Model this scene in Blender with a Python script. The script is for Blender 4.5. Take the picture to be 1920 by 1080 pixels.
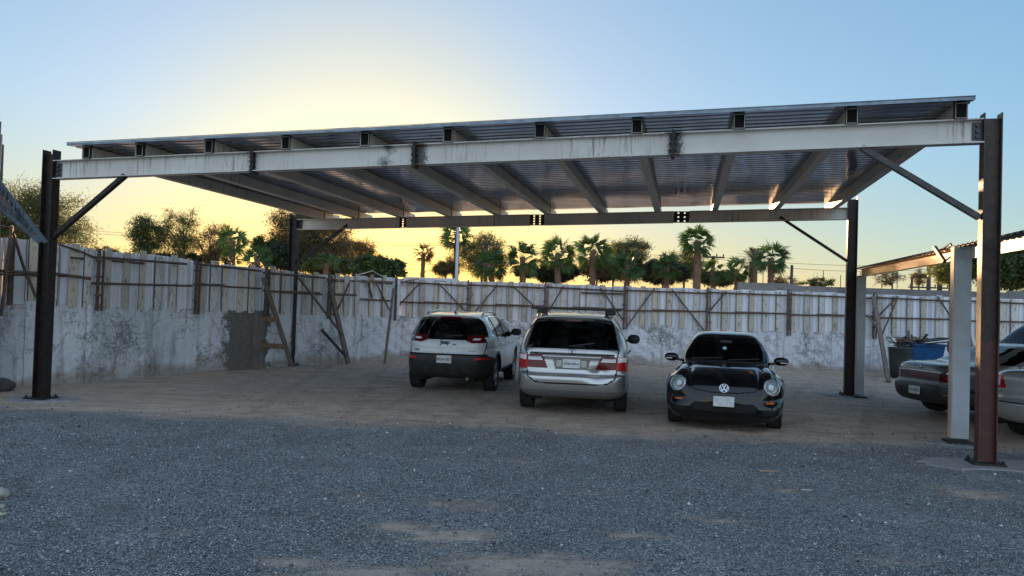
import bpy, math, random
import numpy as np
from mathutils import Vector, Matrix
random.seed(7); RNG = np.random.default_rng(11)
for o in list(bpy.data.objects): bpy.data.objects.remove(o)
SC = bpy.context.scene
COL = SC.collection
# ------------------------------------------------------------------ camera
PITCH, ROLL, FPX, CAMH = 0.022, 0.0312, 1450.0, 1.85
FW = Vector((0, math.cos(PITCH), math.sin(PITCH)))
_u0 = Vector((0, -math.sin(PITCH), math.cos(PITCH))); _r0 = Vector((1, 0, 0))
RT = _r0*math.cos(ROLL) + _u0*math.sin(ROLL)
UP = -_r0*math.sin(ROLL) + _u0*math.cos(ROLL)
CP = Vector((0, 0, CAMH))
cam = bpy.data.cameras.new('camera'); camo = bpy.data.objects.new('camera', cam); COL.objects.link(camo)
M = Matrix((RT, UP, -FW)).transposed().to_4x4(); M.translation = CP
camo.matrix_world = M
cam.sensor_width = 36; cam.lens = FPX/1920*36; cam.clip_start = 0.05; cam.clip_end = 3000
SC.camera = camo
# ------------------------------------------------------------------ sky, sun, exposure
SUN_AZ, SUN_EL = math.radians(-10.8), math.radians(4.7)
HORIZON_TINT, GLOW_TINT, BACK_ADD = (.99, .92, .76), (1.17, 1.02, .72), (1.28, 1.30, 1.40)
W = bpy.data.worlds.new('World'); SC.world = W; W.use_nodes = True
nt = W.node_tree; nt.nodes.clear()
sk = nt.nodes.new('ShaderNodeTexSky'); sk.sky_type = 'NISHITA'; sk.sun_disc = False
sk.sun_elevation = SUN_EL; sk.sun_rotation = SUN_AZ; sk.air_density = 1.0; sk.dust_density = 0.6; sk.ozone_density = 4.0; sk.altitude = 20
bg = nt.nodes.new('ShaderNodeBackground'); bg.inputs[1].default_value = 0.15
wo = nt.nodes.new('ShaderNodeOutputWorld')
gmn = nt.nodes.new('ShaderNodeGamma'); gmn.inputs[1].default_value = 0.5
hsn = nt.nodes.new('ShaderNodeHueSaturation'); hsn.inputs['Saturation'].default_value = 1.15; hsn.inputs['Value'].default_value = 1.0
nt.links.new(sk.outputs[0], gmn.inputs[0]); nt.links.new(gmn.outputs[0], hsn.inputs['Color']); 
_sd = Vector((math.sin(SUN_AZ)*math.cos(SUN_EL), math.cos(SUN_AZ)*math.cos(SUN_EL), math.sin(SUN_EL)))
tc = nt.nodes.new('ShaderNodeTexCoord'); sx = nt.nodes.new('ShaderNodeSeparateXYZ'); nt.links.new(tc.outputs['Generated'], sx.inputs[0])
dp = nt.nodes.new('ShaderNodeVectorMath'); dp.operation = 'DOT_PRODUCT'; dp.inputs[1].default_value = _sd; nt.links.new(tc.outputs['Generated'], dp.inputs[0])
def wmr(src, a, b, c, d):
    n = nt.nodes.new('ShaderNodeMapRange'); n.interpolation_type = 'SMOOTHSTEP'
    for i, v in enumerate((a, b, c, d)): n.inputs[i+1].default_value = v
    nt.links.new(src, n.inputs[0]); return n.outputs[0]
def wmul(fac, src, col, mode='MULTIPLY'):
    n = nt.nodes.new('ShaderNodeMix'); n.data_type = 'RGBA'; n.blend_type = mode; n.clamp_factor = False; nt.links.new(fac, n.inputs[0]); nt.links.new(src, n.inputs[6]); n.inputs[7].default_value = (*col, 1); return n.outputs[2]
sky = wmul(wmr(sx.outputs[2], .0, .26, 1, 0), hsn.outputs[0], HORIZON_TINT)      # dusty warm band low over the horizon
lowband = nt.nodes.new('ShaderNodeMath'); lowband.operation = 'MULTIPLY'; nt.links.new(wmr(dp.outputs['Value'], .72, 1.0, 0, 1), lowband.inputs[0]); nt.links.new(wmr(sx.outputs[2], .03, .22, 1, .12), lowband.inputs[1])
sky = wmul(lowband.outputs[0], sky, (.98, .84, .60))
sky = wmul(wmr(dp.outputs['Value'], .94, .999, 0, 1), sky, GLOW_TINT)            # warm glow round the low sun
sky = wmul(wmr(dp.outputs['Value'], .35, -.7, 0, 1), sky, BACK_ADD, 'ADD')       # pale fill light added to the dusk sky opposite the sun
nt.links.new(sky, bg.inputs[0]); nt.links.new(bg.outputs[0], wo.inputs[0])
sl = bpy.data.lights.new('sun', 'SUN'); sl.energy = 5.0; sl.angle = math.radians(0.6); sl.color = (1.0, 0.60, 0.30)
so = bpy.data.objects.new('sun', sl); COL.objects.link(so)
SD = Vector((math.sin(SUN_AZ)*math.cos(SUN_EL), math.cos(SUN_AZ)*math.cos(SUN_EL), math.sin(SUN_EL)))
so.rotation_euler = SD.to_track_quat('Z', 'Y').to_euler(); so.location = (0, 0, 30)
SC.view_settings.view_transform = 'Standard'; SC.view_settings.look = 'None'
SC.view_settings.exposure = 1.7; SC.view_settings.gamma = 1
# ------------------------------------------------------------------ helpers
V3 = Vector
def ray(px, py): return FW + RT*((px-960)/FPX) - UP*((py-540)/FPX)
def proj(P):
    d = V3(P)-CP; z = d.dot(FW); return 960+FPX*d.dot(RT)/z, 540-FPX*d.dot(UP)/z
def at(px, py, Y):
    d = ray(px, py); return CP + d*(Y/d.y)
def ground(px, py):
    d = ray(px, py); return CP + d*(-CAMH/d.z)
def onplane(px, py, P, n):
    d = ray(px, py); return CP + d*((P-CP).dot(n)/d.dot(n))
def tag(o, label=None, cat=None, group=None, kind=None):
    if label: o['label'] = label
    if cat: o['category'] = cat
    if group: o['group'] = group
    if kind: o['kind'] = kind
    return o
ORG = {}
def thing(name, loc, label, cat, group=None, rz=0):
    o = bpy.data.objects.new(name, None); COL.objects.link(o); o.location = loc; o.rotation_euler = (0, 0, rz)
    o.empty_display_size = 0.2
    ORG[o] = (V3(loc) if rz == 0 else None)
    return tag(o, label, cat, group)
def link_mesh(name, me, mat, parent=None, smooth=False):
    o = bpy.data.objects.new(name, me); COL.objects.link(o)
    if isinstance(mat, (list, tuple)):
        for m in mat: me.materials.append(m)
    elif mat: me.materials.append(mat)
    if smooth: me.polygons.foreach_set('use_smooth', [True]*len(me.polygons))
    if parent:
        o.parent = parent; ORG[o] = ORG.get(parent)
    return o
def np_mesh(name, V, F):
    """V (n,3), F (m,k) arrays with constant k"""
    me = bpy.data.meshes.new(name); V = np.asarray(V, dtype=np.float32); F = np.asarray(F, dtype=np.int32)
    m, k = F.shape
    me.vertices.add(len(V)); me.vertices.foreach_set('co', V.ravel())
    me.loops.add(m*k); me.loops.foreach_set('vertex_index', F.ravel())
    me.polygons.add(m); me.polygons.foreach_set('loop_start', np.arange(0, m*k, k, dtype=np.int32))
    try: me.polygons.foreach_set('loop_total', np.full(m, k, dtype=np.int32))
    except Exception: pass
    me.update(calc_edges=True); me.validate(); return me
class MB:
    def __init__(s): s.v = []; s.f = []; s.m = []; s.cm = 0
    def add(s, vs, fs):
        b = len(s.v); s.v += [tuple(v) for v in vs]; s.f += [tuple(b+i for i in f) for f in fs]; s.m += [s.cm]*len(fs); return s
    def box(s, c, size, R=None):
        c = V3(c); hx, hy, hz = size[0]/2, size[1]/2, size[2]/2; vs = []
        for z in (-hz, hz):
            for x, y in ((-hx, -hy), (hx, -hy), (hx, hy), (-hx, hy)):
                p = V3((x, y, z)); vs.append(c+(R@p if R else p))
        return s.add(vs, [(3, 2, 1, 0), (4, 5, 6, 7), (0, 1, 5, 4), (1, 2, 6, 5), (2, 3, 7, 6), (3, 0, 4, 7)])
    def bar(s, p, q, w, h, up=V3((0, 0, 1))):
        p, q = V3(p), V3(q); d = (q-p); L = d.length; d.normalize()
        if abs(d.dot(up)) > .98: up = V3((0, 1, 0))
        a = d.cross(up).normalized(); b = a.cross(d).normalized()
        return s.box((p+q)/2, (L, w, h), Matrix((d, a, b)).transposed())
    def prof(s, p, q, pts, up=V3((0, 0, 1)), closed=True):
        """sweep profile pts (side, up) from p to q"""
        p, q = V3(p), V3(q); d = (q-p).normalized()
        if abs(d.dot(up)) > .98: up = V3((0, 1, 0))
        a = d.cross(up).normalized(); b = a.cross(d).normalized(); n = len(pts)
        vs = [p+a*x+b*y for x, y in pts]+[q+a*x+b*y for x, y in pts]
        fs = [(i, (i+1) % n, n+(i+1) % n, n+i) for i in range(n if closed else n-1)]
        if closed: fs += [tuple(range(n-1, -1, -1)), tuple(range(n, 2*n))]
        return s.add(vs, fs)
    def tube(s, pts, r, n=8, cap=True):
        pts = [V3(p) for p in pts]
        if not isinstance(r, (list, tuple)): r = [r]*len(pts)
        b0 = len(s.v); vs = []; fs = []; prev = None
        for i, p in enumerate(pts):
            d = (pts[min(i+1, len(pts)-1)]-pts[max(i-1, 0)]).normalized()
            if prev is None: a = d.orthogonal().normalized()
            else: a = (prev-d*prev.dot(d)).normalized()
            prev = a; b = d.cross(a)
            for k in range(n):
                t = 2*math.pi*k/n; vs.append(p+(a*math.cos(t)+b*math.sin(t))*r[i])
        for i in range(len(pts)-1):
            for k in range(n): fs.append((i*n+k, i*n+(k+1) % n, (i+1)*n+(k+1) % n, (i+1)*n+k))
        if cap: fs += [tuple(range(n-1, -1, -1)), tuple((len(pts)-1)*n+k for k in range(n))]
        return s.add(vs, fs)
    def lathe(s, prof, n=32, c=(0, 0, 0), R=None):
        """prof (r, h) around local z"""
        vs = []; fs = []; c = V3(c)
        for r, h in prof:
            for k in range(n):
                t = 2*math.pi*k/n; p = V3((r*math.cos(t), r*math.sin(t), h)); vs.append(c+(R@p if R else p))
        for i in range(len(prof)-1):
            for k in range(n): fs.append((i*n+k, i*n+(k+1) % n, (i+1)*n+(k+1) % n, (i+1)*n+k))
        return s.add(vs, fs)
    def build(s, name, mat, parent=None, smooth=False):
        org = ORG.get(parent) if parent else None
        vs = s.v if org is None else [(x-org.x, y-org.y, z-org.z) for x, y, z in s.v]
        me = bpy.data.meshes.new(name); me.from_pydata(vs, [], s.f)
        o = link_mesh(name, me, mat, parent, smooth)
        if isinstance(mat, (list, tuple)): me.polygons.foreach_set('material_index', s.m)
        me.update(); return o
def top_mesh(name, mb, mat, loc, smooth=False):
    """one-mesh thing with its origin at loc"""
    loc = V3(loc); mb.v = [(x-loc.x, y-loc.y, z-loc.z) for x, y, z in mb.v]
    o = mb.build(name, mat, None, smooth); o.location = loc; return o
# ------------------------------------------------------------------ materials
def nodes(name):
    m = bpy.data.materials.new(name); m.use_nodes = True; t = m.node_tree
    b = t.nodes['Principled BSDF']; return m, t, b
def tex_noise(t, scale, detail=6, rough=.6, obj=True, vec=None, dist=0):
    n = t.nodes.new('ShaderNodeTexNoise'); n.inputs['Scale'].default_value = scale
    n.inputs['Detail'].default_value = detail; n.inputs['Roughness'].default_value = rough; n.inputs['Distortion'].default_value = dist
    if vec is None:
        vec = t.nodes.new('ShaderNodeNewGeometry').outputs['Position']
    t.links.new(vec, n.inputs['Vector']); return n
def ramp(t, src, stops):
    r = t.nodes.new('ShaderNodeValToRGB'); e = r.color_ramp.elements
    while len(e) < len(stops): e.new(.5)
    for i, (p, c) in enumerate(stops):
        e[i].position = p; e[i].color = (c, c, c, 1) if isinstance(c, (int, float)) else (*c, 1)
    t.links.new(src, r.inputs[0]); return r
def mix(t, fac, a, b):
    m = t.nodes.new('ShaderNodeMix'); m.data_type = 'RGBA'
    for sck, v in ((m.inputs[0], fac), (m.inputs[6], a), (m.inputs[7], b)):
        if isinstance(v, (int, float)): sck.default_value = v
        elif isinstance(v, tuple): sck.default_value = (*v, 1)
        else: t.links.new(v, sck)
    return m.outputs[2]
def bump(t, b, h, strength=.4, dist=.01):
    n = t.nodes.new('ShaderNodeBump'); n.inputs['Strength'].default_value = strength; n.inputs['Distance'].default_value = dist
    t.links.new(h, n.inputs['Height']); t.links.new(n.outputs[0], b.inputs['Normal'])
def mapping(t, sc):
    g = t.nodes.new('ShaderNodeNewGeometry'); m = t.nodes.new('ShaderNodeMapping'); m.inputs['Scale'].default_value = sc
    t.links.new(g.outputs['Position'], m.inputs[0]); return m.outputs[0]
def plain(name, col, rough=.6, metal=0, col2=None, scale=6, lo=.4, hi=.65, bumpk=0, coat=0, detail=6):
    m, t, b = nodes(name); b.inputs['Roughness'].default_value = rough; b.inputs['Metallic'].default_value = metal
    b.inputs['Base Color'].default_value = (*col, 1)
    if coat: b.inputs['Coat Weight'].default_value = coat; b.inputs['Coat Roughness'].default_value = .04
    if col2 or bumpk:
        n = tex_noise(t, scale, detail)
        if col2: t.links.new(mix(t, ramp(t, n.outputs[0], [(lo, 0), (hi, 1)]).outputs[0], col, col2), b.inputs['Base Color'])
        if bumpk: bump(t, b, n.outputs[0], bumpk, .01)
    return m
def paint(name, col, rough=.35, metal=0, coat=.6, dust=.25):
    """car paint: fine dust film, dark lining on the inner side of the shell"""
    m, t, b = nodes(name); b.inputs['Metallic'].default_value = metal
    b.inputs['Coat Weight'].default_value = coat; b.inputs['Coat Roughness'].default_value = .06
    n = tex_noise(t, 5, 8, .65); d = ramp(t, n.outputs[0], [(.35, 0), (.8, dust)])
    c = mix(t, d.outputs[0], col, (.3, .27, .23))
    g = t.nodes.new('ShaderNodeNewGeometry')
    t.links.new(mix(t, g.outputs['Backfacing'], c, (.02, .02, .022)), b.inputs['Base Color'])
    r = t.nodes.new('ShaderNodeMath'); r.operation = 'MULTIPLY_ADD'; t.links.new(d.outputs[0], r.inputs[0]); r.inputs[1].default_value = .6; r.inputs[2].default_value = rough
    t.links.new(r.outputs[0], b.inputs['Roughness']); return m
def glassmat(name, tint, refl=.9):
    m = bpy.data.materials.new(name); m.use_nodes = True; t = m.node_tree; t.nodes.clear()
    o = t.nodes.new('ShaderNodeOutputMaterial'); tr = t.nodes.new('ShaderNodeBsdfTransparent'); tr.inputs[0].default_value = (*tint, 1)
    gl = t.nodes.new('ShaderNodeBsdfGlossy'); gl.inputs['Roughness'].default_value = .02; gl.inputs[0].default_value = (refl, refl, refl, 1)
    f = t.nodes.new('ShaderNodeFresnel'); f.inputs[0].default_value = 1.5
    x = t.nodes.new('ShaderNodeMixShader'); t.links.new(f.outputs[0], x.inputs[0]); t.links.new(tr.outputs[0], x.inputs[1]); t.links.new(gl.outputs[0], x.inputs[2]); t.links.new(x.outputs[0], o.inputs[0])
    return m
def foliage(name, c1, c2, trans=.45):
    m, t, b = nodes(name); g = t.nodes.new('ShaderNodeNewGeometry')
    r = ramp(t, g.outputs['Random Per Island'], [(0, c1), (.8, c2), (1, tuple(min(1, x*1.6) for x in c2))])
    n = tex_noise(t, .9, 3); c = mix(t, ramp(t, n.outputs[0], [(.35, 0), (.65, .5)]).outputs[0], r.outputs[0], c1)
    t.links.new(c, b.inputs['Base Color']); b.inputs['Roughness'].default_value = .55
    tl = t.nodes.new('ShaderNodeBsdfTranslucent'); t.links.new(c, tl.inputs[0])
    x = t.nodes.new('ShaderNodeMixShader'); x.inputs[0].default_value = trans
    t.links.new(b.outputs[0], x.inputs[1]); t.links.new(tl.outputs[0], x.inputs[2]); t.links.new(x.outputs[0], t.nodes['Material Output'].inputs[0]); return m
# painted steel, chipped and stained
def steel_paint(name, col, col2, rust=(.06, .035, .022), streak=True, lo=.66, hi=.72, rough=.5):
    m, t, b = nodes(name); b.inputs['Roughness'].default_value = rough
    n1 = tex_noise(t, 1.6, 5); c = mix(t, ramp(t, n1.outputs[0], [(.3, 0), (.7, 1)]).outputs[0], col, col2)
    n2 = tex_noise(t, 22, 8, .75); c = mix(t, ramp(t, n2.outputs[0], [(lo, 0), (hi, 1)]).outputs[0], c, rust)
    if streak:
        n3 = tex_noise(t, 1, 6, .7, vec=mapping(t, (26, 26, 1.6))); n4 = tex_noise(t, .55, 3)
        f = t.nodes.new('ShaderNodeMath'); f.operation = 'MULTIPLY'
        t.links.new(ramp(t, n3.outputs[0], [(.52, 0), (.66, 1)]).outputs[0], f.inputs[0]); t.links.new(ramp(t, n4.outputs[0], [(.44, 0), (.58, .85)]).outputs[0], f.inputs[1])
        c = mix(t, f.outputs[0], c, (.16, .12, .08))
    t.links.new(c, b.inputs['Base Color']); bump(t, b, n2.outputs[0], .12, .004); return m
M_BEAM = steel_paint('beam_paint', (.67, .645, .60), (.55, .52, .47))
M_JOIST = steel_paint('joist_paint', (.68, .64, .57), (.56, .51, .44), lo=.68, hi=.76)
M_RUST = plain('burnt_steel', (.010, .008, .008), .55, .2, (.035, .02, .016), 9, .4, .7, .3)
def two_tone_post():
    m, t, b = nodes('primed_steel'); b.inputs['Roughness'].default_value = .5
    n = tex_noise(t, 9, 6); n2 = tex_noise(t, 3, 3)
    a = mix(t, ramp(t, n.outputs[0], [(.4, 0), (.7, 1)]).outputs[0], (.026, .016, .012), (.07, .038, .028))
    p = mix(t, ramp(t, n.outputs[0], [(.4, 0), (.75, 1)]).outputs[0], (.075, .026, .022), (.12, .042, .034))
    s = t.nodes.new('ShaderNodeSeparateXYZ'); g = t.nodes.new('ShaderNodeNewGeometry'); t.links.new(g.outputs['Position'], s.inputs[0])
    ad = t.nodes.new('ShaderNodeMath'); ad.operation = 'MULTIPLY_ADD'; t.links.new(n2.outputs[0], ad.inputs[0]); ad.inputs[1].default_value = .12; t.links.new(s.outputs[2], ad.inputs[2])
    r = ramp(t, ad.outputs[0], [(.0, 0), (1, 0)]); t.nodes.remove(r)
    cmp = t.nodes.new('ShaderNodeMapRange'); cmp.inputs[1].default_value = 1.60; cmp.inputs[2].default_value = 1.66; t.links.new(ad.outputs[0], cmp.inputs[0])
    t.links.new(mix(t, cmp.outputs[0], p, a), b.inputs['Base Color']); bump(t, b, n.outputs[0], .2, .004); return m
M_PRIMED = two_tone_post()
M_DARKSTEEL = plain('dark_steel', (.05, .052, .06), .45, .5, (.09, .08, .075), 8, .4, .7, .15)
M_BLACK = plain('black_steel', (.012, .011, .011), .6, 0, (.03, .022, .018), 10)
def galv():
    m, t, b = nodes('galvanised_sheet'); b.inputs['Metallic'].default_value = 1
    n = tex_noise(t, 1, 4, .6, vec=mapping(t, (1.2, 5, 5))); n2 = tex_noise(t, 1, 5, .7, vec=mapping(t, (.25, 1.2, 1)))
    t.links.new(mix(t, ramp(t, n2.outputs[0], [(.3, 0), (.7, 1)]).outputs[0], (.20, .23, .28), (.33, .37, .43)), b.inputs['Base Color'])
    t.links.new(ramp(t, n.outputs[0], [(.3, .07), (.7, .20)]).outputs[0], b.inputs['Roughness']); pass; return m
M_GALV = galv()
M_FASCIA = plain('fascia_strip', (.24, .30, .36), .4, .5, (.14, .18, .22), 5)
def sheet_mat():
    m, t, b = nodes('white_fence_sheet'); b.inputs['Roughness'].default_value = .42; b.inputs['Metallic'].default_value = .15
    g = t.nodes.new('ShaderNodeNewGeometry')
    r = ramp(t, g.outputs['Random Per Island'], [(0, (.56, .59, .64)), (.5, (.66, .69, .75)), (1, (.76, .78, .82))])
    n = tex_noise(t, 1, 6, .7, vec=mapping(t, (9, 9, 1.0))); c = mix(t, ramp(t, n.outputs[0], [(.55, 0), (.78, .5)]).outputs[0], r.outputs[0], (.36, .34, .33))
    n2 = tex_noise(t, 14, 8, .75); c = mix(t, ramp(t, n2.outputs[0], [(.68, 0), (.74, .8)]).outputs[0], c, (.2, .12, .07))
    t.links.new(c, b.inputs['Base Color']); return m
M_SHEET = sheet_mat()
def batten_mat():
    m, t, b = nodes('flaking_cream_metal'); b.inputs['Roughness'].default_value = .7
    g = t.nodes.new('ShaderNodeObjectInfo')
    r = ramp(t, g.outputs['Random'], [(0, (.42, .38, .32)), (.3, (.56, .51, .42)), (.6, (.62, .60, .57)), (.8, (.46, .44, .41)), (1, (.58, .51, .40))])
    n = tex_noise(t, 1, 8, .75, vec=mapping(t, (16, 16, 5))); c = mix(t, ramp(t, n.outputs[0], [(.53, 0), (.62, .85)]).outputs[0], r.outputs[0], (.15, .11, .08))
    t.links.new(c, b.inputs['Base Color']); bump(t, b, n.outputs[0], .4, .006); return m
M_BATTEN = batten_mat()
M_RAIL = plain('rusty_pipe', (.085, .06, .05), .7, .2, (.16, .11, .08), 12, .4, .65, .2)
M_TIMBER = plain('grey_timber', (.13, .10, .085), .85, 0, (.22, .17, .13), 9, .35, .7, .4)
M_TIMBER2 = plain('brown_timber', (.20, .13, .08), .85, 0, (.13, .08, .05), 9, .35, .7, .4)
def wall_mat(name, base, base2, dark, peel=.56, patch=None):
    m, t, b = nodes(name); b.inputs['Roughness'].default_value = .9
    n0 = tex_noise(t, .8, 4); c = mix(t, ramp(t, n0.outputs[0], [(.35, 0), (.65, 1)]).outputs[0], base, base2)
    n1 = tex_noise(t, 15, 9, .8, dist=.5); n2 = tex_noise(t, 1.1, 5, .6)
    mm = t.nodes.new('ShaderNodeMath'); mm.operation = 'MULTIPLY_ADD'; t.links.new(n2.outputs[0], mm.inputs[0]); mm.inputs[1].default_value = .75; t.links.new(n1.outputs[0], mm.inputs[2])
    c = mix(t, ramp(t, mm.outputs[0], [(peel+.345, 0), (peel+.48, .9)]).outputs[0], c, dark)
    vc = t.nodes.new('ShaderNodeTexVoronoi'); vc.feature = 'DISTANCE_TO_EDGE'; vc.inputs['Scale'].default_value = 1.0; nd = tex_noise(t, 2.2, 6, .75); mp_ = t.nodes.new('ShaderNodeMix'); mp_.data_type = 'RGBA'; mp_.inputs[0].default_value = .35
    gp = t.nodes.new('ShaderNodeNewGeometry'); t.links.new(gp.outputs['Position'], mp_.inputs[6]); t.links.new(nd.outputs['Color'], mp_.inputs[7]); t.links.new(mp_.outputs[2], vc.inputs['Vector'])
    c = mix(t, ramp(t, vc.outputs['Distance'], [(.003, .5), (.010, 0)]).outputs[0], c, (.10, .095, .09))
    n3 = tex_noise(t, 1, 5, .6, vec=mapping(t, (6, 6, .7))); c = mix(t, ramp(t, n3.outputs[0], [(.52, 0), (.70, .6)]).outputs[0], c, (.22, .21, .205))
    s = t.nodes.new('ShaderNodeSeparateXYZ'); g = t.nodes.new('ShaderNodeNewGeometry'); t.links.new(g.outputs['Position'], s.inputs[0])
    z = t.nodes.new('ShaderNodeMath'); z.operation = 'MULTIPLY_ADD'; t.links.new(n2.outputs[0], z.inputs[0]); z.inputs[1].default_value = -1.1; t.links.new(s.outputs[2], z.inputs[2])
    mr = t.nodes.new('ShaderNodeMapRange'); mr.inputs[1].default_value = -.42; mr.inputs[2].default_value = -.2; mr.inputs[3].default_value = .65; mr.inputs[4].default_value = 0; t.links.new(z.outputs[0], mr.inputs[0])
    c = mix(t, mr.outputs[0], c, (.26, .20, .15))
    if patch:      # a strip of wall re-rendered in bare cement, ragged at both ends
        e = None
        for lim, sgn in ((patch[0], 1), (patch[1], -1)):
            a = t.nodes.new('ShaderNodeMath'); a.operation = 'MULTIPLY_ADD'; t.links.new(tex_noise(t, 3.5, 6, .7).outputs[0], a.inputs[0]); a.inputs[1].default_value = .9; t.links.new(s.outputs[1], a.inputs[2])
            r_ = t.nodes.new('ShaderNodeMapRange'); r_.inputs[1].default_value = lim+.45-sgn*.03; r_.inputs[2].default_value = lim+.45+sgn*.03; t.links.new(a.outputs[0], r_.inputs[0])
            if e is None: e = r_.outputs[0]
            else:
                mu = t.nodes.new('ShaderNodeMath'); mu.operation = 'MULTIPLY'; t.links.new(e, mu.inputs[0]); t.links.new(r_.outputs[0], mu.inputs[1]); e = mu.outputs[0]
        cc = mix(t, ramp(t, n1.outputs[0], [(.35, 0), (.65, 1)]).outputs[0], (.13, .12, .11), (.20, .185, .17)); c = mix(t, e, c, cc)
    t.links.new(c, b.inputs['Base Color']); bump(t, b, n1.outputs[0], .8, .035); return m
M_WALL = wall_mat('peeling_whitewash', (.78, .81, .86), (.64, .67, .72), (.24, .245, .26))
M_CEMENT = wall_mat('bare_cement', (.20, .185, .17), (.15, .14, .13), (.07, .065, .06), .62)
M_BLOCK = wall_mat('grey_block', (.22, .22, .225), (.16, .16, .165), (.09, .09, .09), .6)
M_CONC = plain('concrete', (.42, .42, .40), .85, 0, (.34, .33, .31), 3, .4, .65, .15)
M_FOOT = plain('rough_concrete', (.30, .29, .29), .95, 0, (.18, .17, .17), 7, .35, .7, .8)
# ------------------------------------------------------------------ ground
PATCH = []
TRACKS = [(-1.0, 16, .15), (1.3, 13.5, .14), (3.6, 12.5, .28), (-3.6, 15, -.1), (5.6, 14, .45)]
for px, py, rx, ry, k in ((870, 945, 110, 14, .8), (745, 985, 90, 18, .8), (830, 1003, 120, 20, 1), (1000, 1062, 260, 34, 1), (560, 1052, 120, 18, .8), (330, 1000, 120, 20, .35), (1170, 1002, 70, 10, .8), (1105, 920, 70, 9, .6), (1345, 972, 80, 12, .6), (1480, 920, 50, 8, .5), (640, 930, 80, 10, .5), (1700, 1050, 160, 18, .5), (1830, 925, 90, 14, .9), (700, 1075, 200, 24, .9), (960, 860, 140, 10, .45)):
    P = ground(px, py); PATCH.append((P.x, P.y, rx*P.y/FPX, abs(ground(px, py-ry).y-P.y), k))
def ground_mat():
    m, t, b = nodes('dirt_and_gravel'); b.inputs['Roughness'].default_value = .95
    g = t.nodes.new('ShaderNodeNewGeometry'); s = t.nodes.new('ShaderNodeSeparateXYZ'); t.links.new(g.outputs['Position'], s.inputs[0])
    n = tex_noise(t, .5, 7, .68)
    a = t.nodes.new('ShaderNodeMath'); a.operation = 'MULTIPLY_ADD'; t.links.new(n.outputs[0], a.inputs[0]); a.inputs[1].default_value = 3.2; t.links.new(s.outputs[1], a.inputs[2])
    e = t.nodes.new('ShaderNodeMath'); e.operation = 'MULTIPLY_ADD'; t.links.new(s.outputs[0], e.inputs[0]); e.inputs[1].default_value = .07; t.links.new(a.outputs[0], e.inputs[2])
    mr = t.nodes.new('ShaderNodeMapRange'); mr.inputs[1].default_value = 12.7; mr.inputs[2].default_value = 13.5; t.links.new(e.outputs[0], mr.inputs[0])
    # thin patches where the dirt shows through the gravel
    pn = tex_noise(t, 1, 8, .75, vec=mapping(t, (2.0, 5.0, 1))); cur = None
    for cx, cy, rx, ry, k in PATCH:
        ml = t.nodes.new('ShaderNodeVectorMath'); ml.operation = 'SUBTRACT'; ml.inputs[1].default_value = (cx, cy, 0); t.links.new(g.outputs['Position'], ml.inputs[0])
        dv = t.nodes.new('ShaderNodeVectorMath'); dv.operation = 'MULTIPLY'; dv.inputs[1].default_value = (1/rx, 1/ry, 0); t.links.new(ml.outputs[0], dv.inputs[0])
        ln = t.nodes.new('ShaderNodeVectorMath'); ln.operation = 'LENGTH'; t.links.new(dv.outputs[0], ln.inputs[0])
        m1 = t.nodes.new('ShaderNodeMapRange'); m1.inputs[1].default_value = 0; m1.inputs[2].default_value = 1.5; m1.inputs[3].default_value = k; m1.inputs[4].default_value = 0; t.links.new(ln.outputs['Value'], m1.inputs[0])
        if cur is None: cur = m1.outputs[0]
        else:
            q_ = t.nodes.new('ShaderNodeMath'); q_.operation = 'MAXIMUM'; t.links.new(cur, q_.inputs[0]); t.links.new(m1.outputs[0], q_.inputs[1]); cur = q_.outputs[0]
    pa = t.nodes.new('ShaderNodeMath'); pa.operation = 'MULTIPLY_ADD'; t.links.new(cur, pa.inputs[0]); pa.inputs[1].default_value = .42; t.links.new(pn.outputs[0], pa.inputs[2])
    pr = ramp(t, pa.outputs[0], [(.62, 0), (.80, .85)])
    mx = t.nodes.new('ShaderNodeMath'); mx.operation = 'MAXIMUM'; t.links.new(mr.outputs[0], mx.inputs[0]); t.links.new(pr.outputs[0], mx.inputs[1])
    v = t.nodes.new('ShaderNodeTexVoronoi'); v.inputs['Scale'].default_value = 75; t.links.new(g.outputs['Position'], v.inputs['Vector'])
    sp = t.nodes.new('ShaderNodeSeparateXYZ'); t.links.new(v.outputs['Color'], sp.inputs[0])
    gr = ramp(t, sp.outputs[0], [(0, (.04, .046, .055)), (.45, (.25, .258, .262)), (.8, (.45, .46, .465)), (1, (.62, .63, .64))])
    gn = tex_noise(t, 1.3, 5); gc = mix(t, ramp(t, gn.outputs[0], [(.35, 0), (.7, .45)]).outputs[0], gr.outputs[0], (.10, .095, .09))
    dn = tex_noise(t, 2.2, 9, .72); dc = ramp(t, dn.outputs[0], [(.25, (.28, .205, .155)), (.55, (.46, .35, .27)), (.8, (.58, .46, .37))])
    dn2 = tex_noise(t, 60, 4, .7); dc2 = mix(t, ramp(t, dn2.outputs[0], [(.55, 0), (.7, .6)]).outputs[0], dc.outputs[0], (.13, .105, .09))
    dn3 = tex_noise(t, 1, 6, .65, vec=mapping(t, (.5, 2.6, 1))); dc2 = mix(t, ramp(t, dn3.outputs[0], [(.5, 0), (.68, .45)]).outputs[0], dc2, (.15, .12, .10))
    # faint wheel tracks pressed into the dirt in front of each parked car
    tr = None; tn = tex_noise(t, 2.5, 5, .7)
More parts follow.
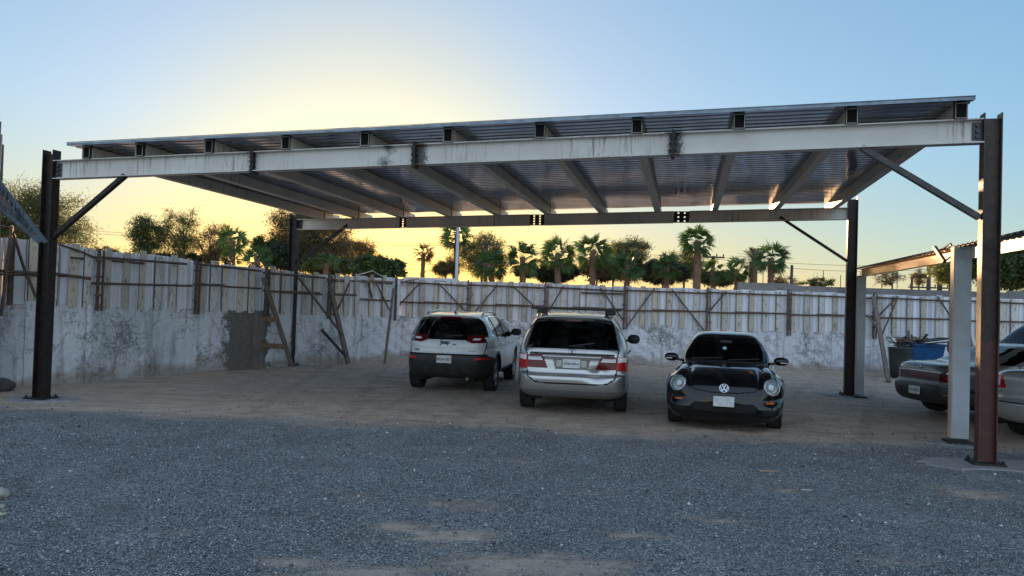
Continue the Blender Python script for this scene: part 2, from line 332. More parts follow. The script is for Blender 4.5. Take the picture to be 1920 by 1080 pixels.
    for px_, py_, ang in TRACKS:
        sb_ = t.nodes.new('ShaderNodeVectorMath'); sb_.operation = 'SUBTRACT'; sb_.inputs[1].default_value = (px_, py_, 0); t.links.new(g.outputs['Position'], sb_.inputs[0])
        d_ = t.nodes.new('ShaderNodeVectorMath'); d_.operation = 'DOT_PRODUCT'; d_.inputs[1].default_value = (math.cos(ang), -math.sin(ang), 0); t.links.new(sb_.outputs[0], d_.inputs[0])
        ab = t.nodes.new('ShaderNodeMath'); ab.operation = 'ABSOLUTE'; t.links.new(d_.outputs['Value'], ab.inputs[0])
        a2 = t.nodes.new('ShaderNodeMath'); a2.operation = 'SUBTRACT'; t.links.new(ab.outputs[0], a2.inputs[0]); a2.inputs[1].default_value = .78
        a3 = t.nodes.new('ShaderNodeMath'); a3.operation = 'ABSOLUTE'; t.links.new(a2.outputs[0], a3.inputs[0])
        m_ = t.nodes.new('ShaderNodeMapRange'); m_.inputs[1].default_value = .05; m_.inputs[2].default_value = .16; m_.inputs[3].default_value = 1; m_.inputs[4].default_value = 0; t.links.new(a3.outputs[0], m_.inputs[0])
        if tr is None: tr = m_.outputs[0]
        else:
            q_ = t.nodes.new('ShaderNodeMath'); q_.operation = 'MAXIMUM'; t.links.new(tr, q_.inputs[0]); t.links.new(m_.outputs[0], q_.inputs[1]); tr = q_.outputs[0]
    tm_ = t.nodes.new('ShaderNodeMath'); tm_.operation = 'MULTIPLY'; t.links.new(tr, tm_.inputs[0]); t.links.new(ramp(t, tn.outputs[0], [(.4, 0), (.65, .5)]).outputs[0], tm_.inputs[1])
    dc2 = mix(t, tm_.outputs[0], dc2, (.17, .135, .11))
    t.links.new(mix(t, mx.outputs[0], gc, dc2), b.inputs['Base Color'])
    inv = t.nodes.new('ShaderNodeMath'); inv.operation = 'SUBTRACT'; inv.inputs[0].default_value = 1; t.links.new(mx.outputs[0], inv.inputs[1])
    h = t.nodes.new('ShaderNodeMath'); h.operation = 'MULTIPLY'; t.links.new(inv.outputs[0], h.inputs[0]); t.links.new(v.outputs['Distance'], h.inputs[1])
    h2 = t.nodes.new('ShaderNodeMath'); h2.operation = 'MULTIPLY_ADD'; t.links.new(h.outputs[0], h2.inputs[0]); h2.inputs[1].default_value = -1.2; t.links.new(dn.outputs[0], h2.inputs[2])
    bump(t, b, h2.outputs[0], .9, .03); return m
xs = np.concatenate([[-400, -120, -50, -25], np.linspace(-16, 18, 171), [25, 50, 120, 400]])
ys = np.concatenate([[-300, -60, -15], np.linspace(0, 30, 151), [40, 60, 120, 300, 700]])
X, Y = np.meshgrid(xs, ys); Z = .012*np.sin(X*1.3+.7*np.sin(Y*.9))*np.cos(Y*1.1+X*.4)+.006*np.sin(X*4.1+Y*3.3); Z -= .008
inside = (X > -16) & (X < 18) & (Y > 0) & (Y < 30); Z = np.where(inside, Z, 0)
nx, ny = len(xs), len(ys); I = np.arange(nx*ny).reshape(ny, nx)
F = np.stack([I[:-1, :-1], I[:-1, 1:], I[1:, 1:], I[1:, :-1]], -1).reshape(-1, 4)
gm = link_mesh('ground', np_mesh('ground', np.stack([X, Y, Z], -1).reshape(-1, 3), F), ground_mat(), None, True); tag(gm, kind='structure')
# loose gravel, far too many stones to count
def stones(n, x0, x1, y0, y1, smin, smax, seed):
    r = np.random.default_rng(seed)
    y = y0+(y1-y0)*r.random(n)**1.25; x = (x0+(x1-x0)*r.random(n))*(y+1.5)/(y1+1.5)
    s = smin+(smax-smin)*r.random(n)**2; oc = np.array([[1, 0, 0], [0, 1, 0], [-1, 0, 0], [0, -1, 0], [0, 0, .8], [0, 0, -.5]])
    V = oc[None]*s[:, None, None]*(.6+.6*r.random((n, 6, 1)))
    a = r.random(n)*6.283; c, sn = np.cos(a)[:, None], np.sin(a)[:, None]
    Vx = V[..., 0]*c-V[..., 1]*sn+x[:, None]; Vy = V[..., 0]*sn+V[..., 1]*c+y[:, None]; tl = (r.random((n, 1))-.5)*.8
    Vz = V[..., 2]+V[..., 0]*tl+s[:, None]*.25
    T = np.array([[0, 1, 4], [1, 2, 4], [2, 3, 4], [3, 0, 4], [1, 0, 5], [2, 1, 5], [3, 2, 5], [0, 3, 5]])
    return np.stack([Vx, Vy, Vz], -1).reshape(-1, 3), (T[None]+6*np.arange(n)[:, None, None]).reshape(-1, 3)
def stone_mat():
    m, t, b = nodes('crushed_stone'); b.inputs['Roughness'].default_value = .85; g = t.nodes.new('ShaderNodeNewGeometry')
    t.links.new(ramp(t, g.outputs['Random Per Island'], [(0, (.035, .04, .048)), (.5, (.18, .195, .215)), (.85, (.40, .42, .44)), (1, (.7, .7, .7))]).outputs[0], b.inputs['Base Color']); return m
Vs, Fs = stones(190000, -9.5, 9.5, 3.0, 11.2, .004, .0095, 3)
_c = Vs.reshape(-1, 6, 3).mean(1); _d = np.full(len(_c), 9.0)
for cx, cy, rx, ry, k in PATCH: _d = np.minimum(_d, np.hypot((_c[:, 0]-cx)/rx, (_c[:, 1]-cy)/ry)/max(k, .3))
_k = RNG.random(len(_c)) < np.clip(_d*.75-.1, .12, 1); Vs = Vs.reshape(-1, 6, 3)[_k].reshape(-1, 3); Fs = Fs[:8*int(_k.sum())]
gs = link_mesh('gravel', np_mesh('gravel', Vs, Fs), stone_mat()); tag(gs, 'loose blue grey crushed stone over the front of the yard', 'gravel', kind='stuff')

Vd, Fd = stones(9000, -9.0, 12.0, 10.8, 25.2, .006, .02, 4); _c = Vd.reshape(-1, 6, 3).mean(1); _k = ((_c[:, 0] > -7.5) | (_c[:, 1] < 15)) & (RNG.random(len(_c)) < .8); Vd = Vd.reshape(-1, 6, 3)[_k].reshape(-1, 3); Fd = Fd[:8*int(_k.sum())]
Vb, Fb = stones(1600, -9.0, 9.5, 3.2, 12.5, .011, .026, 14); gb = link_mesh('larger_stones', np_mesh('larger_stones', Vb, Fb), stone_mat()); tag(gb, 'larger mixed stones lying among the crushed gravel', 'stones', kind='stuff')
_r = np.random.default_rng(77); nL = 1500; _y = 3.2+8.0*_r.random(nL); _x = -.66*_y*(1-.75*_r.random(nL)**1.8); _x[1100:] = (-.6+1.2*_r.random(400))*_y[1100:]
_a = _r.random(nL)*6.283; _l = .01+.03*_r.random(nL); _w = .002+.007*_r.random(nL); dx, dy = np.cos(_a), np.sin(_a); zz = .012+.01*_r.random(nL)
Vl = np.stack([np.stack([_x+sx_*dx*_l-sy_*dy*_w, _y+sx_*dy*_l+sy_*dx*_w, zz+sz_], -1) for sx_, sy_, sz_ in ((-1, 0, 0), (0, 1, .006), (1, 0, .002), (0, -1, .004))], 1).reshape(-1, 3)
ll = link_mesh('leaf_litter', np_mesh('leaf_litter', Vl, np.arange(4*nL).reshape(nL, 4)), plain('dry_litter', (.09, .06, .04), .9, 0, (.20, .14, .09), 3)); tag(ll, 'dry leaves and twigs sprinkled over the gravel, thickest at the left', 'litter', kind='stuff')
ds = link_mesh('loose_stones', np_mesh('loose_stones', Vd, Fd), plain('dirt_pebble', (.30, .25, .21), .9, 0, (.16, .13, .11), 30)); tag(ds, 'scattered small brown pebbles over the bare dirt yard', 'pebbles', kind='stuff')
M_SHADEDRUST = plain('shaded_rust_edge', (.05, .032, .024), .85, 0, (.10, .065, .045), 20)  # rust colour darkened to paint in the shade of the narrow sheet gaps
# ------------------------------------------------------------------ carport
PFL, PFR, PRL, PRR = V3((-7.92, 13.15, 0)), V3((6.10, 9.90, 0)), V3((-5.99, 21.1, 0)), V3((7.82, 17.84, 0))
EX = (PFR-PFL).normalized(); EY = (PRL-PFL).normalized(); EZ = V3((0, 0, 1))
SPAN = (PFR-PFL).length; DEP = (PRL-PFL).length
cp = thing('carport', (PFL+PFR+PRL+PRR)/4, 'large open steel carport with a corrugated metal roof on four dark posts', 'carport')
def zfront(px, py): return onplane(px, py, PFL, EX.cross(EZ)).z
nF = V3((EX.y, -EX.x, 0))
def front(px, py, off=0): return onplane(px, py, PFL+nF*off, nF)
RX = (PRR-PRL).normalized(); nR = V3((RX.y, -RX.x, 0))
def rear(px, py, off=0): return onplane(px, py, PRL+nR*off, nR)
def hcol(P, h, mat, w=.215, label=None):
    """H section column: flanges face along the beam, web between them"""
    mb = MB(); d = .17; tf = .014
    for s in (-1, 1):
        c = P+EX*s*(w/2-tf/2)+EZ*h/2; mb.box(c, (tf, d, h), Matrix((EX, EY, EZ)).transposed())
    mb.box(P+EZ*(h/2-.03), (w-2*tf, .014, h-.06), Matrix((EX, EY, EZ)).transposed())
    o = mb.build('post', mat, cp)
    if label: o['label'] = label
    b = MB(); R = Matrix((EX, EY, EZ)).transposed(); b.box(P+EZ*.03, (.38, .36, .028), R)
    for sx in (-1, 1):
        for sy in (-1, 1):
            b.tube([P+EX*sx*.155+EY*sy*.145+EZ*.03, P+EX*sx*.155+EY*sy*.145+EZ*.09], .014, 6)
            b.tube([P+EX*sx*.155+EY*sy*.145+EZ*.044, P+EX*sx*.155+EY*sy*.145+EZ*.064], .026, 6)
    b.build('base_plate', M_BLACK, o); return o
hcol(PFL, 4.24, M_RUST); hcol(PFR, 4.5, M_PRIMED, label='dark post with red primed lower half'); hcol(PRL, 4.14, M_RUST); hcol(PRR, 4.60, M_RUST)
def ibeam(name, P, Q, h, bw, mat, parent, up=EZ, tf=.014, tw=.012, shift=0.0):
    mb = MB(); P = V3(P); Q = V3(Q)
    pts = [(-bw/2, -h/2), (bw/2, -h/2), (bw/2, -h/2+tf), (tw/2, -h/2+tf), (tw/2, h/2-tf), (bw/2, h/2-tf), (bw/2, h/2), (-bw/2, h/2), (-bw/2, h/2-tf), (-tw/2, h/2-tf), (-tw/2, -h/2+tf), (-bw/2, -h/2+tf)]
    mb.prof(P, Q, pts, up); return mb.build(name, mat, parent)
def splice(P, U, h, cols, rows, parent):
    """bolt plate with real open holes; P centre, U beam direction"""
    mb = MB(); n = V3((U.y, -U.x, 0)); cw = .075; w = cw*(2*cols+1) if cols > 1 else .19; t = .012
    xe = []; 
    xs_ = [-w/2]+sum([[(-(cols-1)/2+i)*.15-.021, (-(cols-1)/2+i)*.15+.021] for i in range(cols)], [])+[w/2]
    zs_ = [-h/2]+sum([[(-(rows-1)/2+i)*(h*.70/max(1, rows-1))-.019, (-(rows-1)/2+i)*(h*.70/max(1, rows-1))+.019] for i in range(rows)], [])+[h/2]
    for i in range(len(xs_)-1):
        for j in range(len(zs_)-1):
            if i % 2 == 1 and j % 2 == 1: continue
            c = P+U*(xs_[i]+xs_[i+1])/2+EZ*(zs_[j]+zs_[j+1])/2
            mb.box(c, (xs_[i+1]-xs_[i], t, zs_[j+1]-zs_[j]), Matrix((U, n, EZ)).transposed())
    return mb.build('splice_plate', M_BLACK, parent), w
# front beam: ends from the photograph's heights
FA = PFL+EX*.108+EZ*3.90; FB = PFR-EX*.108+EZ*4.275; FH = .315
def along(A, B, s): return A+(B-A)*s
fs = []
for px in (472, 778, 1268):
    p = front(px, 300); fs.append((p-PFL).dot(EX)/SPAN)
RA = PRL+RX*.108+EZ*3.86; RB = PRR-RX*.108+EZ*4.205; RH = .28
fdir = (FB-FA).normalized(); rdir = (RB-RA).normalized()
def add_soot(m, spots):
    t = m.node_tree; b = t.nodes['Principled BSDF']; src = b.inputs['Base Color'].links[0].from_socket
    g = t.nodes.new('ShaderNodeNewGeometry'); sb = t.nodes.new('ShaderNodeVectorMath'); sb.operation = 'SUBTRACT'; sb.inputs[1].default_value = PFL
    dt = t.nodes.new('ShaderNodeVectorMath'); dt.operation = 'DOT_PRODUCT'; dt.inputs[1].default_value = EX
    t.links.new(g.outputs['Position'], sb.inputs[0]); t.links.new(sb.outputs[0], dt.inputs[0])
    n = tex_noise(t, 30, 6, .8); n2 = tex_noise(t, 6, 4, .6); cur = src
    for s, w, k in spots:
        a = t.nodes.new('ShaderNodeMath'); a.operation = 'SUBTRACT'; t.links.new(dt.outputs['Value'], a.inputs[0]); a.inputs[1].default_value = s
        c = t.nodes.new('ShaderNodeMath'); c.operation = 'ABSOLUTE'; t.links.new(a.outputs[0], c.inputs[0])
        mr = t.nodes.new('ShaderNodeMapRange'); mr.inputs[1].default_value = 0; mr.inputs[2].default_value = w; mr.inputs[3].default_value = .32*k; mr.inputs[4].default_value = -.1; t.links.new(c.outputs[0], mr.inputs[0])
        e = t.nodes.new('ShaderNodeMath'); e.operation = 'ADD'; t.links.new(mr.outputs[0], e.inputs[0]); t.links.new((n2 if w > .25 else n).outputs[0], e.inputs[1])
        cur = mix(t, ramp(t, e.outputs[0], [(.60, 0), (.68 if w < .25 else .9, .92)]).outputs[0], cur, (.03, .024, .02))
    t.links.new(cur, b.inputs['Base Color'])
sm = ((front(724, 300)-PFL).dot(EX))
add_soot(M_BEAM, [(fs[0]*SPAN, .12, .7), (fs[1]*SPAN+.07, .24, 1), (fs[2]*SPAN-.02, .22, 1), (sm, .26, .9)])
cuts = [0]+fs+[1]
for i in range(len(cuts)-1):
    a = along(FA, FB, cuts[i])+(fdir*.02 if i else V3()); b = along(FA, FB, cuts[i+1])-(fdir*.02 if i < len(cuts)-2 else V3())
    ibeam('front_beam', a, b, FH, .17, M_BEAM, cp)
for k, s in enumerate(fs):       # end plates bolted face to face, with burnt welds
    c = along(FA, FB, s); mb = MB(); R = Matrix((EX, nF, EZ)).transposed()
    mb.box(c-EX*.0125, (.021, .2, FH+.07), R); mb.box(c+EX*.0125, (.021, .2, FH+.07), R)
    for sg in (-1, 1):
        for r in range(3):
            for sd in (-1, 1):
                q = c+EZ*(r-1)*.09+nF*sd*.055; mb.tube([q+EX*sg*.024, q+EX*sg*.05], .02, 6)
    mb.build('end_plate', M_BLACK, cp)
for P, sg in ((FA, 1), (FB, -1)):   # cleats at the posts with three bolts
    mb = MB(); R = Matrix((EX, nF, EZ)).transposed(); c = P+EX*sg*.06+nF*.014
    mb.box(c, (.12, .012, .23), R)
    for r in range(3): mb.tube([c+EZ*(r-1)*.075+nF*.006, c+EZ*(r-1)*.075+nF*.032], .024, 6)
    mb.build('cleat', M_DARKSTEEL, cp)
rs = []
for px in (752, 1007, 1282):
    p = rear(px, 400); rs.append((p-PRL).dot(RX)/(PRR-PRL).length)
cutsr = [0]+rs+[1]; gaps = {}
for k, (s, cl, rw) in enumerate(zip(rs, (1, 2, 2), (4, 4, 3))):
    o, w = splice(along(RA, RB, s), RX, RH+.0, cl, rw, cp); gaps[k+1] = w/2
for i in range(len(cutsr)-1):
    a = along(RA, RB, cutsr[i])+rdir*gaps.get(i, 0); b = along(RA, RB, cutsr[i+1])-rdir*gaps.get(i+1, 0)
    ibeam('rear_beam', a, b, RH, .17, M_JOIST, cp)
mb = MB(); c = along(RA, RB, 0)+RX*.07+nR*.012; mb.box(c, (.13, .012, .24), Matrix((RX, nR, EZ)).transposed()); mb.build('cleat', M_BLACK, cp)
M_GAPBLK = plain('hollow_shade_black', (.004, .004, .004), .95)  # black painted for the shade inside the hollow joists
# joists: boxed channels lying on the two beams
JH, JW = .195, .14
jpx = [163, 262, 392, 536, 684, 840, 1012, 1194, 1386, 1597, 1802]
def ftop(s): return along(FA, FB, s).z+FH/2
def rtop(s): return along(RA, RB, s).z+RH/2
JS = []
for i, px in enumerate(jpx):
    p = front(px, 240, .12); s = ((p-PFL).dot(EX)-.108)/(SPAN-.216); JS.append(s)
    a = along(FA, FB, s); b = along(RA, RB, s); a.z = ftop(s)+JH/2; b.z = rtop(s)+JH/2; d = (b-a).normalized()
    p0 = a-d*.12; p1 = b+d*(.95); mb = MB(); t = .005
    o_ = [(-JW/2, -JH/2), (JW/2, -JH/2), (JW/2, JH/2), (-JW/2, JH/2)]; i_ = [(-JW/2+t, -JH/2+t), (JW/2-t, -JH/2+t), (JW/2-t, JH/2-t), (-JW/2+t, JH/2-t)]
    side = d.cross(EZ).normalized(); upv = side.cross(d).normalized(); vs = []
    for P_ in (p0, p1):
        for q in (o_, i_): vs += [P_+side*x+upv*y for x, y in q]
    fc = []
    for k in range(4):
        k2 = (k+1) % 4; fc += [(k, k2, 8+k2, 8+k), (4+k2, 4+k, 12+k, 12+k2), (k2, k, 4+k, 4+k2), (8+k, 8+k2, 12+k2, 12+k)]
    mb.add(vs, fc)
    for z in (-1,): mb.bar(p0+side*.0+upv*(-JH/2-.0015), p1+upv*(-JH/2-.0015), .008, .002)
    jo = mb.build('joist', M_JOIST, cp)
    def ustrip(P0, P1, hh, g=.002, tk=.003):
        a_, b_ = JW/2+g, JW/2+g+tk; c_, d_ = JH/2+g, JH/2+g+tk
        m_ = MB(); m_.prof(P0, P1, [(-b_, hh), (-b_, -d_), (b_, -d_), (b_, hh), (a_, hh), (a_, -c_), (-a_, -c_), (-a_, hh)]); return m_
    ustrip(p0, p0+d*(.03+.05*random.random()), JH*.49).build('soot_collar', M_BLACK, jo)
    mb = MB(); mb.box(p0+d*.03, (.01, JW-.012, JH-.012), Matrix((d, side, upv)).transposed()); mb.build('end_shade_sheet', M_GAPBLK, jo)  # black sheet standing in for the shaded hollow of the open joist end
    r = random.random(); ustrip(b+d*(.0+.06*r), b+d*(.055+.09*r), JH*.45).build('weld_stain', M_BLACK, jo)
# corrugated roof, ribs parallel to the beams
s0, s1 = JS[0]-.0175, JS[-1]+.008
pts = []; pitch = .2; over = .24; total = DEP+over+.72; nr = int(total/pitch)
for i in range(nr):
    y = -over+i*pitch; pts += [(y, 0), (y+.085, 0), (y+.102, .045), (y+.148, .045), (y+.165, 0)]
pts.append((-over+nr*pitch, 0)); vs = []; fc = []; NX = 30
for (y, h) in pts:
    f_ = y/DEP
    for j in range(NX+1):
        s = s0+(s1-s0)*j/NX
        a = along(FA, FB, s); b = along(RA, RB, s); a.z = ftop(s); b.z = rtop(s); p = a+(b-a)*f_
        vs.append(p+EZ*(JH+.006+h+.003*math.sin(j*1.9+y*3)))
n = NX+1; fc = [(i*n+j, i*n+j+1, (i+1)*n+j+1, (i+1)*n+j) for i in range(len(pts)-1) for j in range(NX)]
mb = MB(); mb.add(vs, fc); roof = mb.build('roof_sheet', M_GALV, cp)
so_ = roof.modifiers.new('thickness', 'SOLIDIFY'); so_.thickness = .003
e0 = V3(vs[0]); e1 = V3(vs[NX]); e0 = e0+cp.location*0; mb = MB()
mb.bar(e0-nF*-.02+EZ*.012, e1-nF*-.02+EZ*.016, .012, .042); mb.bar(e0+nF*.03+EZ*.042, e1+nF*.03+EZ*.042, .03, .005)
mb.build('fascia', M_FASCIA, cp)
# knee braces
for A, B, w in (((98, 446), (235, 329), .09), ((1836, 408), (1615, 277), .1)):
    a = front(*A); b = front(*B); mb = MB(); mb.bar(a, b, .07, w, EY); mb.build('brace', M_DARKSTEEL if A[0] > 900 else M_RUST, cp)
for A, B, w in (((553, 496), (652, 422), .09), ((1589, 490), (1462, 407), .07)):
    a = rear(*A); b = rear(*B); mb = MB(); mb.bar(a, b, .06, w, EY); mb.build('brace', M_RUST, cp)
for k, P in enumerate((PFL, PFR, PRL, PRR)):
    mb = MB(); r = np.random.default_rng(40+k); nn = 20
    ring = [P+V3((math.cos(t)*(.62 if k != 1 else .85)*(.75+.45*r.random()), math.sin(t)*.45*(.75+.4*r.random()), 0)) for t in np.linspace(0, 2*math.pi, nn, endpoint=False)]
    mb.add([p+EZ*-.02 for p in ring]+[P+(p-P)*.9+EZ*.018 for p in ring], [tuple(range(nn, 2*nn))]+[(i, (i+1) % nn, nn+(i+1) % nn, nn+i) for i in range(nn)])
    o = top_mesh('concrete_footing', mb, M_FOOT, P)
    tag(o, ['rough concrete footing under the front left carport post', 'broad rough concrete footing under the front right carport post', 'rough concrete footing under the rear post by the left wall', 'rough concrete footing under the rear right carport post'][k], 'footing', 'carport footings')
# ------------------------------------------------------------------ lean-to on the right
LB = ground(1611, 746); LF = ground(1797, 832); LY = (LF-LB).normalized(); LX = V3((-LY.y, LY.x, 0)); LX = LX if LX.x > 0 else -LX
lt = thing('lean_to', LF, 'low sheet roofed lean-to on white concrete posts beside the carport', 'shelter')
M_WPOST = plain('grey_painted_concrete', (.44, .47, .50), .8, 0, (.36, .385, .40), 2.5, .4, .65, .1)
M_PINK = plain('pale_flange', (.62, .50, .40), .7, 0, (.50, .36, .30), 3)
M_SUNLITCHANNEL = steel_paint('sunlit_channel', (.86, .47, .17), (.78, .40, .14), lo=.7, hi=.78)  # white channel with the low sun's warm light painted into its colour
LR = Matrix((LX, -LY, EZ)).transposed()
for P, hz, w in ((LB, 2.76, .17), (LF, 2.93, .24)):
    mb = MB(); mb.box(P+EZ*(hz/2+.04), (w, .13, hz-.08), LR)
    o = mb.build('post', M_WPOST, lt); bv = o.modifiers.new('b', 'BEVEL'); bv.width = .008
    mb = MB(); mb.box(P+EZ*(hz/2+.04)-LX*(w/2+.006), (.008, .14, hz-.1), LR); mb.build('flange', M_PINK, o)
    mb = MB(); mb.box(P+EZ*.03, (w+.1, .36, .03), LR); mb.build('base_plate', M_BLACK, o)
zt0 = 2.76; Q0 = LB-LY*.15; Q1 = LF+LY*4.2
mb = MB(); a = Q0+EZ*(zt0+.06); b = LF-LY*.14+EZ*(zt0+.06)
mb.prof(a, b, [(-.03, -.09), (.06, -.09), (.06, -.085), (-.025, -.085), (-.025, .085), (.06, .085), (.06, .09), (-.03, .09)]); mb.build('eaves_channel', M_SUNLITCHANNEL, lt)
mb = MB(); a2 = LF+LY*.14+EZ*(zt0+.06)+LX*.05; b2 = Q1+EZ*(zt0+.06)+LX*.05; mb.bar(a2, b2, .05, .17); mb.build('eaves_channel', M_BEAM, lt)
vs = []; fc = []; L = (Q1-Q0).length+.2; nrb = int(L/.18); pf = []
for i in range(nrb): pf += [(i*.18, 0), (i*.18+.07, 0), (i*.18+.095, .03), (i*.18+.145, .03)]
pf.append((nrb*.18, 0))
for y, h in pf:
    for k in range(2):
        vs.append(Q0-LY*.1+LY*y-LX*.1+LX*k*4.6+EZ*(zt0+.17+h+k*1.05-.02))
fc = [(2*i, 2*i+1, 2*i+3, 2*i+2) for i in range(len(pf)-1)]
mb = MB(); mb.add(vs, fc); o = mb.build('roof_sheet', plain('weathered_roof', (.05, .052, .056), .6, .3, (.09, .085, .08), 6), lt); q = o.modifiers.new('t', 'SOLIDIFY'); q.thickness = .006
# bent bracket on the front lean-to post
mb = MB(); D = 11.9
p1, p2, p3 = at(1752, 463, D+.3), at(1771, 491, D), at(1786, 478, D-.1)
mb.bar(p1, p2, .05, .05); mb.bar(p2, p3, .02, .02); mb.bar(at(1762, 470, D+.15), at(1783, 456, D-.1), .018, .018); mb.bar(at(1783, 458, D), p3, .03, .03)
mb.build('bracket', M_DARKSTEEL, lt)
for k, P in enumerate((LB, LF)):
    mb = MB(); r = np.random.default_rng(60+k); nn = 14
    ring = [P+V3((math.cos(t)*.42*(.75+.4*r.random()), math.sin(t)*.36*(.75+.4*r.random()), 0)) for t in np.linspace(0, 2*math.pi, nn, endpoint=False)]
    mb.add([p+EZ*-.02 for p in ring]+[P+(p-P)*.9+EZ*(.014+.003*k) for p in ring], [tuple(range(nn, 2*nn))]+[(i, (i+1) % nn, nn+(i+1) % nn, nn+i) for i in range(nn)])
    o = top_mesh('concrete_footing', mb, M_FOOT, P+EZ*.012); tag(o, ['concrete footing under the rear post of the lean-to', 'concrete footing under the front post of the lean-to'][k], 'footing', 'lean-to footings')
# ------------------------------------------------------------------ boundary wall and sheet fence
LW = [(-330, 790), (23, 723), (93, 721), (170, 716), (277, 704), (353, 698), (480, 691.5), (556, 686), (653, 680.5), (722, 674.5)]
lw = [ground(*p) for p in LW]
lw.append(V3((lw[-1].x+.3, 25.65, 0)))
CPX = proj(lw[-1])[0]
bw = [lw[-1], V3((17.5, 25.75, 0)), V3((26, 25.9, 0))]
def interp(tab, x):
    xs_, ys_ = zip(*tab); return float(np.interp(x, xs_, ys_))
TOP = [(-330, 415), (27, 447), (57, 451), (110, 458), (160, 462), (173, 469), (263, 475), (327, 482), (367, 491), (423, 497), (467, 500), (538, 508), (607, 516), (671, 518), (735, 521), (793, 526), (1000, 531), (1165, 538), (1325, 542), (1480, 546), (1627, 551), (1874, 560), (2400, 577)]
MID = [(-330, 553), (7, 564), (100, 571), (233, 577), (333, 580), (423, 582), (480, 585), (555, 588), (673, 591), (749, 593), (804, 594), (929, 599), (1007, 601), (1190, 610), (1250, 612), (1318, 617), (1575, 624), (1689, 629), (2400, 655)]
def hit(px, py, path, off=0.0):
    """where the view line first meets the upright face over the path"""
    d = ray(px, py); best = None
    for a, b in zip(path[:-1], path[1:]):
        u = (b-a).normalized(); n = V3((u.y, -u.x, 0)); k = d.dot(n)
        if abs(k) < 1e-6: continue
        t = ((a+n*off-CP).dot(n))/k; p = CP+d*t; s = (p-a).dot(u)/(b-a).length
        if t > 0 and -1e-4 <= s <= 1.0001: return p, u, n
        if best is None or abs(s-.5) < best[0]: best = (abs(s-.5), (p, u, n))
    return best[1]
def wall(name, path, pxs, label, mats, matfun):
    o = thing(name, path[0], label, 'wall'); vs = []; fc = []; mm = []
    NZ = 14; cols = []
    for px in pxs:
        p, u, n = hit(px, 640, path); q, _, _ = hit(px, interp(MID, px), path); h = q.z; cols.append((p, u, n, h, px))
    r = np.random.default_rng(5)
    for ci, (p, u, n, h, px) in enumerate(cols):
        hh = h+(-.02+.05*r.random()); 
        for j in range(NZ+1):
            z = -.05+(hh+.05)*j/NZ; bmp = .012*math.sin(px*.21+j*1.7)+.010*r.random()+(.05*(1-j/3) if j < 3 else 0)*.4
            vs.append(V3((p.x, p.y, z))+n*bmp)
        vs.append(V3((p.x, p.y, hh))-n*.18); vs.append(V3((p.x, p.y, -.05))-n*.18)
    st = NZ+3
    for i in range(len(cols)-1):
        for j in range(NZ+2): fc.append((i*st+j, (i+1)*st+j, (i+1)*st+j+1, i*st+j+1)); mm.append(matfun((cols[i][4]+cols[i+1][4])/2, j))
    mb = MB(); mb.add(vs, fc); mb.m = mm; w = mb.build('wall_panel', mats, o, False); return o, w
def leftmat(px, j): return 0
M_WALLP = wall_mat('peeling_whitewash_patched', (.78, .81, .86), (.64, .67, .72), (.24, .245, .26), .56, (hit(421, 640, lw)[0].y, hit(503, 640, lw)[0].y))
wl, _ = wall('boundary_wall', lw, list(np.arange(-320, CPX-2, 4.0))+[CPX], 'curving peeled whitewashed concrete wall on the left with a bare cement patch', [M_WALLP], leftmat)
wb, _ = wall('boundary_wall', bw, [CPX]+list(np.arange(CPX+4, 2300, 4.0)), 'long straight whitewashed wall behind the parked cars', [M_WALL], lambda px, j: 0)
def pilasters(o, path, lst):
    for px, w in lst:
        p, u, n = hit(px, 640, path); h = hit(px, interp(MID, px), path)[0].z; mb = MB(); nz = 10; r = np.random.default_rng(int(px)); vs = []
        for j in range(nz+1):
            z = -.04+(h+.08)*j/nz
            for q, e in ((-w/2-.02, -.02), (-w/2, .055), (w/2, .055), (w/2+.02, -.02)): vs.append(V3((p.x, p.y, z))+u*(q+.02*(r.random()-.5))+n*(e+.02*r.random()))
        fc = [(j*4+k, j*4+k+1, (j+1)*4+k+1, (j+1)*4+k) for j in range(nz) for k in range(3)]+[(nz*4, nz*4+1, nz*4+2, nz*4+3)]
        mb.add(vs, fc); mb.build('pilaster', M_WALL if not 424 < px < 490 else M_CEMENT, o)
pilasters(wl, lw, [(62, .28), (174, .3), (272, .22), (357, .26), (484, .28), (609, .26), (668, .24)])
pilasters(wb, bw, [(742, .26), (880, .26), (1026, .26), (1172, .26), (1247, .22), (1478, .28), (1566, .26), (1640, .3), (1790, .26), (1940, .26)])
